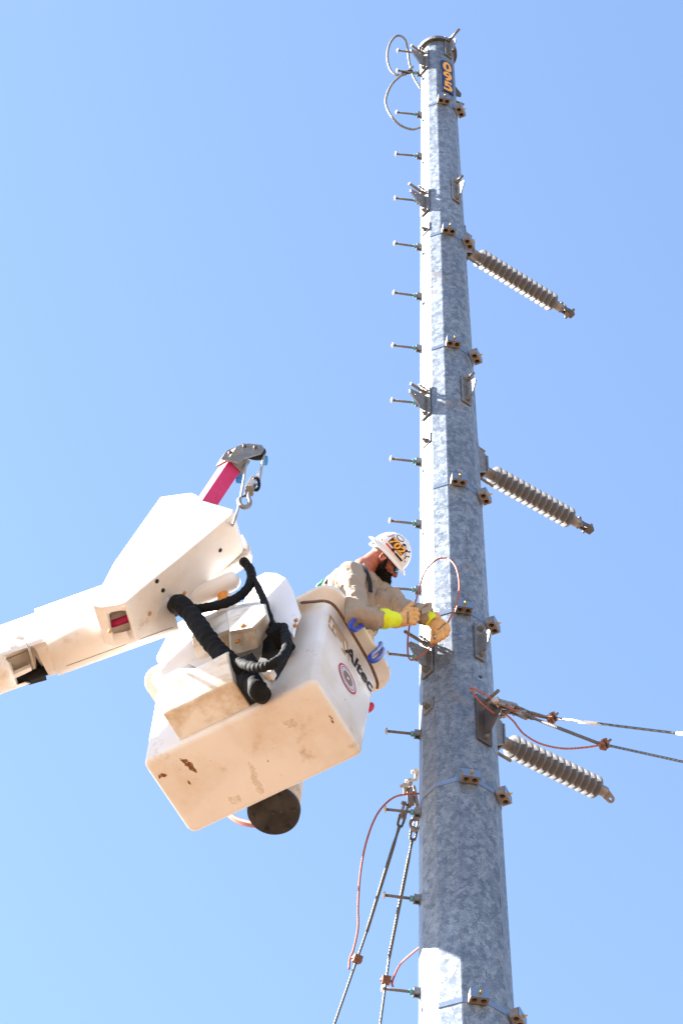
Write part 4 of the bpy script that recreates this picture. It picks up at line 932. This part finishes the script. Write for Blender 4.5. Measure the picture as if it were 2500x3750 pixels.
# head frame: he looks right and down past the pole, seen from below in profile
HO = U(893, 1273, 9.780); KD = 120/0.305                        # 1568-scale pixels per metre at his head
f0 = Vector(CR)*0.67-Vector(CU)*0.74; hU = (Vector(CR)*0.74+Vector(CU)*0.67).normalized()
yaw = math.radians(-3); f0 = f0.normalized(); hF = (f0*math.cos(yaw)+Vector(CV)*math.sin(yaw)).normalized(); hR = hU.cross(hF).normalized()
if hR.dot(Vector(CV)) > 0: hR = -hR                              # his right side, towards us
def HP(f, u, r): return HO+hF*f+hU*u+hR*r
AX = (hF, hR, hU)
mb = MB()
mb.ball(HP(-0.010, 0.010, 0), (0.098, 0.077, 0.105), AX, 20, 14)   # skull
mb.ball(HP(0.038, -0.055, 0), (0.062, 0.062, 0.072), AX, 18, 12)    # face
mb.ball(HP(0.055, -0.098, 0), (0.040, 0.044, 0.034), AX, 16, 10)    # jaw
mb.caps(HP(0.094, -0.022, 0), HP(0.119, -0.058, 0), 0.010, 0.0145, 10)   # nose
mb.ball(HP(0.105, -0.060, 0.010), 0.010); mb.ball(HP(0.105, -0.060, -0.010), 0.010)
mb.ball(HP(0.090, -0.006, 0.0), (0.020, 0.052, 0.012), AX)         # brow
mb.ball(HP(0.098, -0.082, 0), (0.012, 0.022, 0.007), AX); mb.ball(HP(0.095, -0.094, 0), (0.012, 0.020, 0.007), AX)   # lips
mb.ball(HP(0.060, -0.045, 0.045), (0.030, 0.020, 0.024), AX); mb.ball(HP(0.060, -0.045, -0.045), (0.030, 0.020, 0.024), AX)   # cheekbones
for s in (-1, 1):                                               # ears
    c = HP(-0.006, -0.030, 0.078*s)
    mb.tube([c+hU*0.030*math.cos(t)+hF*(-0.004+0.017*math.sin(t))+hR*s*0.004 for t in np.linspace(0, 6.283, 17)], 0.0055, 8)
    mb.ball(c+hF*0.002-hR*s*0.004, (0.012, 0.006, 0.026), AX); mb.ball(c-hU*0.028+hF*0.004, (0.009, 0.006, 0.009), AX)
nb = U(836, 1306, 9.830)                                        # base of the neck
mb.caps(HP(-0.030, -0.030, 0), nb, 0.054, 0.060, 18)
ch = U(818, 1358, 9.870); mb.caps(nb, ch, 0.070, 0.085, 16); mb.caps(ch, U(800, 1440, 10.030), 0.10, 0.12, 16)
sR, eR, wR = Z7(478, 535, 9.700), Z7(545, 925, 9.620), Z7(905, 965, 9.700)
sL, eL, wL = Z7(690, 640, 9.940), Z7(960, 840, 9.900), Z7(1205, 945, 9.830)
for a_, b_, c_ in ((sR, eR, wR), (sL, eL, eL.lerp(wL, 0.7))): mb.caps(ch, a_, 0.07, 0.045, 12); mb.caps(a_, b_, 0.045, 0.036, 12); mb.caps(b_, c_, 0.036, 0.026, 12)
body = blob('body', mb, M['skin'], person, 0.0045, 5)
# hair stubble and beard
mb = MB()
mb.ball(HP(0.055, -0.098, 0), (0.058, 0.066, 0.045), AX, 18, 12); mb.ball(HP(0.082, -0.120, 0), (0.050, 0.054, 0.042), AX, 16, 10)
mb.ball(HP(0.118, -0.138, 0), (0.036, 0.040, 0.030), AX, 14, 10); mb.ball(HP(0.030, -0.090, 0.0), (0.040, 0.074, 0.040), AX, 16, 10)
mb.ball(HP(0.050, -0.128, 0.0), (0.050, 0.056, 0.038), AX, 16, 10)
for s in (-1, 1): mb.caps(HP(0.020, -0.030, 0.076*s), HP(0.030, -0.085, 0.068*s), 0.007, 0.018, 10)
mb.caps(HP(0.098, -0.074, -0.02), HP(0.098, -0.074, 0.02), 0.009, 0.009, 8)
beard = blob('beard', mb, M['beard'], person, 0.005, 2, (('a', 0.018, 0.016), ('b', 0.007, 0.007)))
rnd = random.Random(3); mb = MB()                               # short hairs standing off the beard
pv = [v.co.copy() for v in beard.data.vertices]; nv = [v.normal.copy() for v in beard.data.vertices]
for i in rnd.sample(range(len(pv)), min(900, len(pv))):
    n_ = (nv[i]+(hF*0.3-hU*0.9)*0.8+Vector((rnd.uniform(-.4, .4), rnd.uniform(-.4, .4), rnd.uniform(-.4, .4)))).normalized(); p = pv[i]+wloc(person)
    s_ = n_.cross(Vector((rnd.random(), rnd.random(), rnd.random()))).normalized()*0.0012; L_ = rnd.uniform(0.008, 0.020)
    mb.add([p-s_, p+s_, p+n_*L_], [(0, 1, 2)])
mb.build('beard_hairs', M['beard'], person, kind='stuff')
# hard hat
hat = empty('hard_hat', HP(0, 0, 0), parent=person)
dr = (0.125, 0.112, 0.132)
tl = 0.0
R = []; nseg = 40
for k in range(0, 10):
    t = math.pi/2*k/9.2; R.append([HP(0, 0, 0)+hF*(dr[0]*math.cos(t)*math.cos(q))+hR*(dr[1]*math.cos(t)*math.sin(q))+hU*(0.004+dr[2]*math.sin(t)) for q in [2*math.pi*j/nseg for j in range(nseg)]])
mb = MB(); mb.rings(R, caps=(False, True)); dome = mb.build('shell', M['helmet'], hat)
R = []
for (sc_, dz) in ((0.96, 0.004), (1.0, 0.010), (1.10, 0.004), (1.24, -0.008), (1.255, -0.013), (1.24, -0.016), (1.08, -0.006), (0.95, -0.002)):
    ring = []
    for j in range(nseg):
        q = 2*math.pi*j/nseg; g_ = sc_ if sc_ <= 1 else 1+(sc_-1)*(0.72+0.30*abs(math.cos(q))); ring.append(HO+hF*(dr[0]*g_*math.cos(q))+hR*(dr[1]*g_*math.sin(q))+hU*(dz-0.004*abs(math.cos(q))))
    R.append(ring)
mb = MB(); mb.rings(R, close=True); mb.build('brim', M['helmet'], hat)
mb = MB(); mb.tube([HO+hF*(0.104*math.cos(q))+hR*(0.090*math.sin(q))-hU*0.012 for q in np.linspace(0, 2*math.pi, 33)], 0.010, 8); mb.build('headband', M['strapblk'], hat)
mb = MB(); mb.tube(spline([HP(-0.06, -0.012, 0.070), HP(-0.088, -0.028, 0.045), HP(-0.104, -0.036, 0.0), HP(-0.088, -0.028, -0.045)], 6), 0.012, 8); mb.build('suspension', M['grey'], hat)
mb = MB(); mb.ball(HP(-0.112, -0.036, 0.01), (0.014, 0.022, 0.014), AX); mb.build('ratchet', M['whiteclean'], hat)
def dpt(f, u, off=0.002):                                       # side-on position on the dome
    a_, b_ = f/(dr[0]), (u-0.004)/(dr[2]); k_ = max(1-a_*a_-b_*b_, 0.0); rr_ = dr[1]*math.sqrt(k_)
    n_ = (hF*(f/dr[0]**2)+hU*((u-0.004)/dr[2]**2)+hR*(rr_/dr[1]**2)).normalized()
    return HO+hF*f+hU*u+hR*rr_+n_*off
def dome_patch(name, m, outline, off, n=7):
    # fill a convex outline with a fine fan so that it hugs the dome
    c = (sum(p[0] for p in outline)/len(outline), sum(p[1] for p in outline)/len(outline)); mb = MB(); R = []
    for k in range(n+1):
        q = max(k/n, 0.01); R.append([dpt(c[0]+(p[0]-c[0])*q, c[1]+(p[1]-c[1])*q, off) for p in outline])
    mb.rings(R, caps=(True, False)); return mb.build(name, M[m], hat)
def dome_text(name, body_, m, c, w_, h_, ang=0.0, off=0.004):
    vs, fs = text_mb(body_, 1.0, 0.1, 1.0, 0.03); xs = [v[0] for v in vs]; ys = [v[1] for v in vs]; cx_, cy_ = (min(xs)+max(xs))/2, (min(ys)+max(ys))/2
    kx, ky = w_/(max(xs)-min(xs)), h_/(max(ys)-min(ys)); ca_, sa_ = math.cos(ang), math.sin(ang)
    mb = MB(); mb.add([dpt(c[0]+(x-cx_)*kx*ca_-(y-cy_)*ky*sa_, c[1]+(x-cx_)*kx*sa_+(y-cy_)*ky*ca_, off) for x, y in vs], fs); return mb.build(name, M[m], hat)
def rect2(c, w_, h_, a_=0.0, n=6):
    e = [(-1, -1), (1, -1), (1, 1), (-1, 1)]; out = []
    for i in range(4):
        p, q = e[i], e[(i+1) % 4]
        for k in range(n): t = k/n; x, y = (p[0]+(q[0]-p[0])*t)*w_/2, (p[1]+(q[1]-p[1])*t)*h_/2; out.append((c[0]+x*math.cos(a_)-y*math.sin(a_), c[1]+x*math.sin(a_)+y*math.cos(a_)))
    return out
def oval2(c, w_, h_, a_=0.0, n=20): return [(c[0]+w_/2*math.cos(t)*math.cos(a_)-h_/2*math.sin(t)*math.sin(a_), c[1]+w_/2*math.cos(t)*math.sin(a_)+h_/2*math.sin(t)*math.cos(a_)) for t in [2*math.pi*k/n for k in range(n)]]
dome_patch('number_patch', 'ink', rect2((0.0, 0.068), 0.112, 0.046), 0.0022)
dome_text('number', '702', 'cap702', (0.0, 0.068), 0.104, 0.042)
dome_patch('pencil_stripe', 'redprint', rect2((-0.018, 0.030), 0.075, 0.010, -0.02), 0.003)
dome_patch('pencil_stripe', 'navy', rect2((0.052, 0.029), 0.060, 0.012, -0.02), 0.003)
dome_patch('pencil_clip', 'navy', rect2((0.0, 0.034), 0.018, 0.016, 0.5), 0.0045)
dome_patch('oval_sticker', 'navy', oval2((-0.022, 0.110), 0.052, 0.026, 0.1), 0.002); dome_patch('oval_field', 'whiteprint', oval2((-0.022, 0.110), 0.042, 0.018, 0.1), 0.003)
dome_patch('oval_sticker', 'redprint', oval2((-0.078, 0.080), 0.048, 0.018, 0.9), 0.002); dome_patch('oval_field', 'whiteprint', oval2((-0.078, 0.080), 0.040, 0.012, 0.9), 0.003)
dome_patch('blue_sticker', 'navy', rect2((-0.098, 0.022), 0.024, 0.010, 0.25), 0.002); dome_patch('blue_field', 'lilac', rect2((-0.098, 0.022), 0.019, 0.006, 0.25), 0.003)
for (f_, u_, w_, h_, a_, m_) in ((0.022, 0.102, 0.020, 0.012, 0.4, 'navy'), (0.040, 0.098, 0.012, 0.016, 0.2, 'lilac'), (0.056, 0.088, 0.014, 0.014, -0.5, 'navy'), (0.066, 0.070, 0.010, 0.020, 0.3, 'lilac'), (0.080, 0.058, 0.006, 0.026, 0.2, 'navy'), (0.088, 0.074, 0.012, 0.006, 0.5, 'navy'), (0.095, 0.040, 0.010, 0.012, 0.1, 'lilac'), (0.070, 0.096, 0.012, 0.008, 0.8, 'navy')):
    dome_patch('small_sticker', m_, rect2((f_, u_), w_, h_, a_, 3), 0.0022, 3)
# sunglasses
mb = MB(); mb.tube(spline([HP(-0.004, -0.008, 0.080), HP(0.05, -0.014, 0.075), HP(0.088, -0.020, 0.058)], 5), 0.0035, 8); mb.build('glasses_arm', M['strapblk'], person)
for s in (1, -1):
    mb = MB(); mb.ball(HP(0.099, -0.026, 0.032*s), (0.014, 0.030, 0.021), AX, 16, 10); mb.build('glasses_lens', M['lens'], person)
# shirt
mb = MB()
back, hip = U(778, 1335, 9.950), U(800, 1470, 10.120)
mb.caps(nb+Vector((-0.03, 0.02, -0.04)), U(808, 1350, 9.890), 0.075, 0.125, 18)
mb.caps(sR+Vector((0.03, 0.05, 0.0)), sL, 0.078, 0.080, 18)
mb.caps(U(803, 1348, 9.880), U(800, 1440, 10.020), 0.135, 0.15, 20); mb.caps(U(820, 1385, 9.900), U(826, 1430, 10.000), 0.10, 0.12, 16)
mb.caps(U(772, 1345, 9.920), U(765, 1420, 10.030), 0.075, 0.11, 14); mb.caps(U(800, 1440, 10.020), hip, 0.15, 0.15, 18)
mb.caps(sR, eR, 0.080, 0.064, 16); mb.caps(eR, Z7(740, 960, 9.670), 0.064, 0.058, 16)
mb.caps(sL, eL, 0.075, 0.062, 16); mb.caps(eL, Z7(1165, 925, 9.850), 0.062, 0.054, 16)
mb.caps(Z7(740, 800, 9.900), Z7(880, 830, 9.920), 0.07, 0.06, 14)
rnd = random.Random(5)
def folds(P, r0, n, amp, w0=0.0, w1=1.0):                        # raised wrinkles round a sleeve
    for k in range(n):
        t = w0+(w1-w0)*rnd.random(); i = t*(len(P)-1); a_, b_ = P[int(i)], P[min(int(i)+1, len(P)-1)]; c = a_.lerp(b_, i-int(i)); d = (P[-1]-P[0]).normalized()
        x1, y1, _ = frame((d+Vector((rnd.uniform(-.5, .5), rnd.uniform(-.5, .5), rnd.uniform(-.5, .5)))).normalized()); t0 = rnd.uniform(0, 6.28); ln = rnd.uniform(1.2, 2.6)
        mb.tube([c+(x1*math.cos(t0+ln*q)+y1*math.sin(t0+ln*q))*r0 for q in np.linspace(0, 1, 8)], [amp*(0.35+0.65*math.sin(math.pi*q)) for q in np.linspace(0.02, 0.98, 8)], 8)
folds([sR, eR], 0.074, 9, 0.013, 0.15, 1.0); folds([eR, Z7(740, 960, 9.670)], 0.062, 6, 0.012); folds([sL, eL], 0.074, 7, 0.014); folds([eL, Z7(1165, 925, 9.850)], 0.059, 6, 0.012)
folds([U(803, 1340, 9.880), U(800, 1430, 10.000)], 0.134, 8, 0.014)
shirt = blob('shirt', mb, M['shirt'], person, 0.0065, 4, (('a', 0.09, 0.022), ('b', 0.035, 0.010)))
# collar, placket, open cuffs
mb = MB(); cpath = [Z7(625, 355, 9.870), Z7(600, 395, 9.780), Z7(640, 480, 9.730), Z7(705, 560, 9.730), Z7(738, 620, 9.750)]
R = []
for i, p in enumerate(spline(cpath, 5)):
    R.append([p, p+Vector(CR)*(-0.028)-Vector(CU)*0.032-Vector(CV)*0.012, p+Vector(CR)*(-0.030)-Vector(CU)*0.034-Vector(CV)*0.002, p+Vector(CV)*0.01])
mb.rings(R, smooth=True); mb.build('collar', M['shirt'], person)
mb = MB(); R = []
for p in spline([Z7(712, 600, 9.750), Z7(695, 680, 9.740), Z7(685, 760, 9.740), Z7(700, 830, 9.760)], 5): R.append([p+Vector(CR)*dx+Vector(CV)*dz for dx, dz in ((-0.014, 0), (0.014, 0), (0.014, 0.03), (-0.014, 0.03))])
mb.rings(R, smooth=False); mb.build('placket', M['shirt'], person)
for x, y in ((718, 590), (692, 685)):
    p = Z7(x, y, 9.735); mb = MB(); mb.lathe(p, -Vector(CV), [(-0.02, 0.005), (0.002, 0.005), (0.003, 0.001)], 10); mb.build('button', M['bolthead'], person)
def cuffring(a_, b_, r0, r1, name, m, flare=(), n=20, thick=0.003):
    d = (b_-a_); x1, y1, z1 = frame(d); R = []
    for t, rr_ in ((0, r0), (0.5, (r0+r1)/2), (1, r1), (1.0, r1-thick), (0.5, (r0+r1)/2-thick), (0, r0-thick)): R.append([a_+d*t+(x1*math.cos(q)+y1*math.sin(q))*rr_*(1+0.06*math.sin(3*q+t)) for q in [2*math.pi*k/n for k in range(n)]])
    mb = MB(); mb.rings(R, close=True); return mb.build(name, M[m], person)
cuffring(Z7(660, 955, 9.670), Z7(740, 962, 9.670), 0.062, 0.075, 'sleeve_cuff', 'shirt'); cuffring(Z7(1130, 900, 9.850), Z7(1200, 925, 9.830), 0.058, 0.064, 'sleeve_cuff', 'shirt')
mb = MB(); mb.plate([[Z7(x, y, 9.730) for x, y in ((700, 1000), (775, 1030), (740, 1065), (690, 1082))]], Vector(CV)*0.006); mb.build('cuff_flap', M['shirt'], person)
mb = MB(); mb.plate([[Z7(x, y, 9.780) for x, y in ((1150, 830), (1200, 800), (1250, 793), (1262, 810), (1255, 870), (1235, 890), (1160, 915))]], Vector(CV)*0.006); mb.build('cuff_flap', M['shirt'], person)
# yellow gauntlet linings
mb = MB(); mb.caps(Z7(700, 962, 9.670), Z7(800, 955, 9.680), 0.052, 0.062, 16); mb.caps(Z7(800, 955, 9.680), Z7(895, 965, 9.700), 0.060, 0.046, 16); blob('gauntlet', mb, M['cuff'], person, 0.006, 4, (('a', 0.05, 0.014),))
mb = MB(); mb.caps(Z7(1150, 922, 9.85), Z7(1228, 955, 9.87), 0.052, 0.047, 16); blob('gauntlet', mb, M['cuff'], person, 0.006, 3)
# gloves: palm, four curled fingers and a thumb each
def glove(cuff, palm, fingers, thumb, name='glove'):
    mb = MB()
    for a_, b_, r0, r1 in cuff+palm: mb.caps(a_, b_, r0, r1, 14)
    for F_ in fingers+[thumb]:
        P, r_ = F_
        for i in range(len(P)-1): mb.caps(P[i], P[i+1], r_, r_*0.94, 10)
    return blob(name, mb, M['glove'], person, 0.0038, 3, (('a', 0.03, 0.007),))
Y0 = 9.76
fing = []
for k, (yy, xx, r_) in enumerate(((868, 1090, 0.0150), (908, 1100, 0.0155), (952, 1092, 0.0150), (992, 1072, 0.0135))):
    fing.append(([Z7(xx-70, yy-2, Y0-0.005), Z7(xx, yy, Y0-0.012), Z7(xx+22, yy+6, Y0+0.020), Z7(xx-10, yy+10, Y0+0.048), Z7(xx-45, yy+10, Y0+0.040)], r_))
g1 = glove([(Z7(905, 975, Y0), Z7(950, 970, Y0), 0.046, 0.043)],
           [(Z7(975, 940, Y0), Z7(1040, 905, Y0), 0.034, 0.028), (Z7(970, 990, Y0), Z7(1045, 975, Y0), 0.030, 0.026), (Z7(985, 960, Y0+0.01), Z7(1040, 940, Y0+0.01), 0.036, 0.032)], fing,
           ([Z7(985, 890, Y0+0.03), Z7(1030, 850, Y0+0.035), Z7(1070, 812, Y0+0.03)], 0.0155))
Y1 = 9.87
f2 = []
for k, (p0, p1, p2, p3, r_) in enumerate((((1345, 1005), (1400, 1010), (1415, 1060), (1395, 1110), 0.0145), ((1335, 1030), (1385, 1050), (1390, 1100), (1365, 1140), 0.0150), ((1315, 1050), (1350, 1085), (1350, 1135), (1325, 1165), 0.0150), ((1290, 1070), (1310, 1110), (1312, 1150), (1295, 1175), 0.0140))):
    f2.append(([Z7(*p0, Y1), Z7(*p1, Y1-0.012), Z7(*p2, Y1-0.006), Z7(*p3, Y1+0.02)], r_))
g2 = glove([(Z7(1222, 945, Y1+0.03), Z7(1250, 965, Y1+0.02), 0.042, 0.044), (Z7(1290, 925, Y1+0.02), Z7(1310, 935, Y1+0.02), 0.022, 0.020)],
           [(Z7(1265, 985, Y1+0.01), Z7(1330, 1010, Y1), 0.036, 0.034), (Z7(1275, 1010, Y1+0.01), Z7(1320, 1060, Y1), 0.034, 0.030), (Z7(1330, 1000, Y1+0.005), Z7(1375, 1030, Y1), 0.030, 0.026)], f2,
           ([Z7(1262, 1050, Y1+0.02), Z7(1262, 1110, Y1+0.02), Z7(1258, 1150, Y1+0.02), Z7(1258, 1185, Y1+0.03)], 0.0135))
def gtext(body_, c, ang, w_, Yd, target, name):
    vs, fs = text_mb(body_, 1.0, 0.0, 1.0, 0.02); xs = [v[0] for v in vs]; k_ = w_/(max(xs)-min(xs)); a_ = math.radians(ang)
    X1 = Vector(CR)*math.cos(a_)+Vector(CU)*math.sin(a_); Y1_ = -Vector(CR)*math.sin(a_)+Vector(CU)*math.cos(a_)
    o = flat(MB(), (vs, fs), Z7(*c, Yd), X1*k_, Y1_*k_*1.5).build(name, M['ink'], person)
    return wrap(o, target, 0.0015)
gtext('YOUNGSTOWN', (1030, 950), 88, 0.070, Y0-0.05, g1, 'glove_lettering'); gtext('FR', (930, 958), 88, 0.026, Y0-0.06, g1, 'glove_lettering')
gtext('YOUNGSTOWN', (1352, 1035), 38, 0.064, Y1-0.05, g2, 'glove_lettering'); gtext('FR', (1262, 955), 22, 0.026, Y1-0.04, g2, 'glove_lettering')
# harness and tools on his back
mb = MB(); R = []
for p in spline([Z7(240, 620, 9.880), Z7(330, 510, 9.820), Z7(420, 450, 9.780), Z7(520, 425, 9.750), Z7(600, 450, 9.710), Z7(636, 520, 9.700), Z7(662, 600, 9.710), Z7(668, 700, 9.730)], 6): R.append([p+Vector(CR)*dx+Vector(CV)*dz for dx, dz in ((-0.012, 0), (0.012, -0.002), (0.012, 0.02), (-0.012, 0.02))])
mb.rings(R, smooth=False); mb.build('harness_strap', M['strapblk'], person)
mb = MB(); mb.ball(Z7(195, 640, 9.960), (0.035, 0.03, 0.022), (Vector(CR)*0.8+Vector(CU)*0.6, Vector(CV), -Vector(CR)*0.6+Vector(CU)*0.8)); mb.caps(Z7(170, 650, 9.950), Z7(225, 600, 9.950), 0.014, 0.016, 10); mb.build('green_lanyard', M['green'], person)
mb = MB(); mb.caps(Z7(160, 690, 9.970), Z7(255, 605, 9.960), 0.010, 0.012, 10); mb.caps(Z7(190, 690, 9.970), Z7(258, 640, 9.960), 0.012, 0.016, 10); mb.build('harness_pad', M['strapblk'], person)
mb = MB(); mb.caps(Z7(580, 1010, 9.900), Z7(640, 1025, 9.880), 0.022, 0.022, 12); mb.build('tool_belt', M['strapblk'], person)

# the copper wire he is bending
wire('copper_lead', [U(*p) for p in [(1002, 1478, 9.955), (985, 1490, 9.93), (962, 1508, 9.92), (945, 1516, 9.93), (937, 1505, 9.94), (936, 1470, 9.93), (941, 1430, 9.90), (948, 1405, 9.895), (960, 1360, 9.88), (975, 1315, 9.88), (1000, 1287, 9.88), (1025, 1282, 9.86), (1045, 1300, 9.84), (1054, 1335, 9.84), (1052, 1370, 9.85), (1040, 1405, 9.87), (1025, 1436, 9.90)]], 0.0055, 'copper', 'long red copper wire held in the worker\'s gloves, arching in front of the pole', 'wire')
wire('copper_lead', [U(*p) for p in [(1010, 1463, 9.93), (985, 1490, 9.90), (968, 1504, 9.885), (958, 1511, 9.885)]], 0.0055, 'copper', 'short second copper strand below the worker\'s left glove', 'wire')
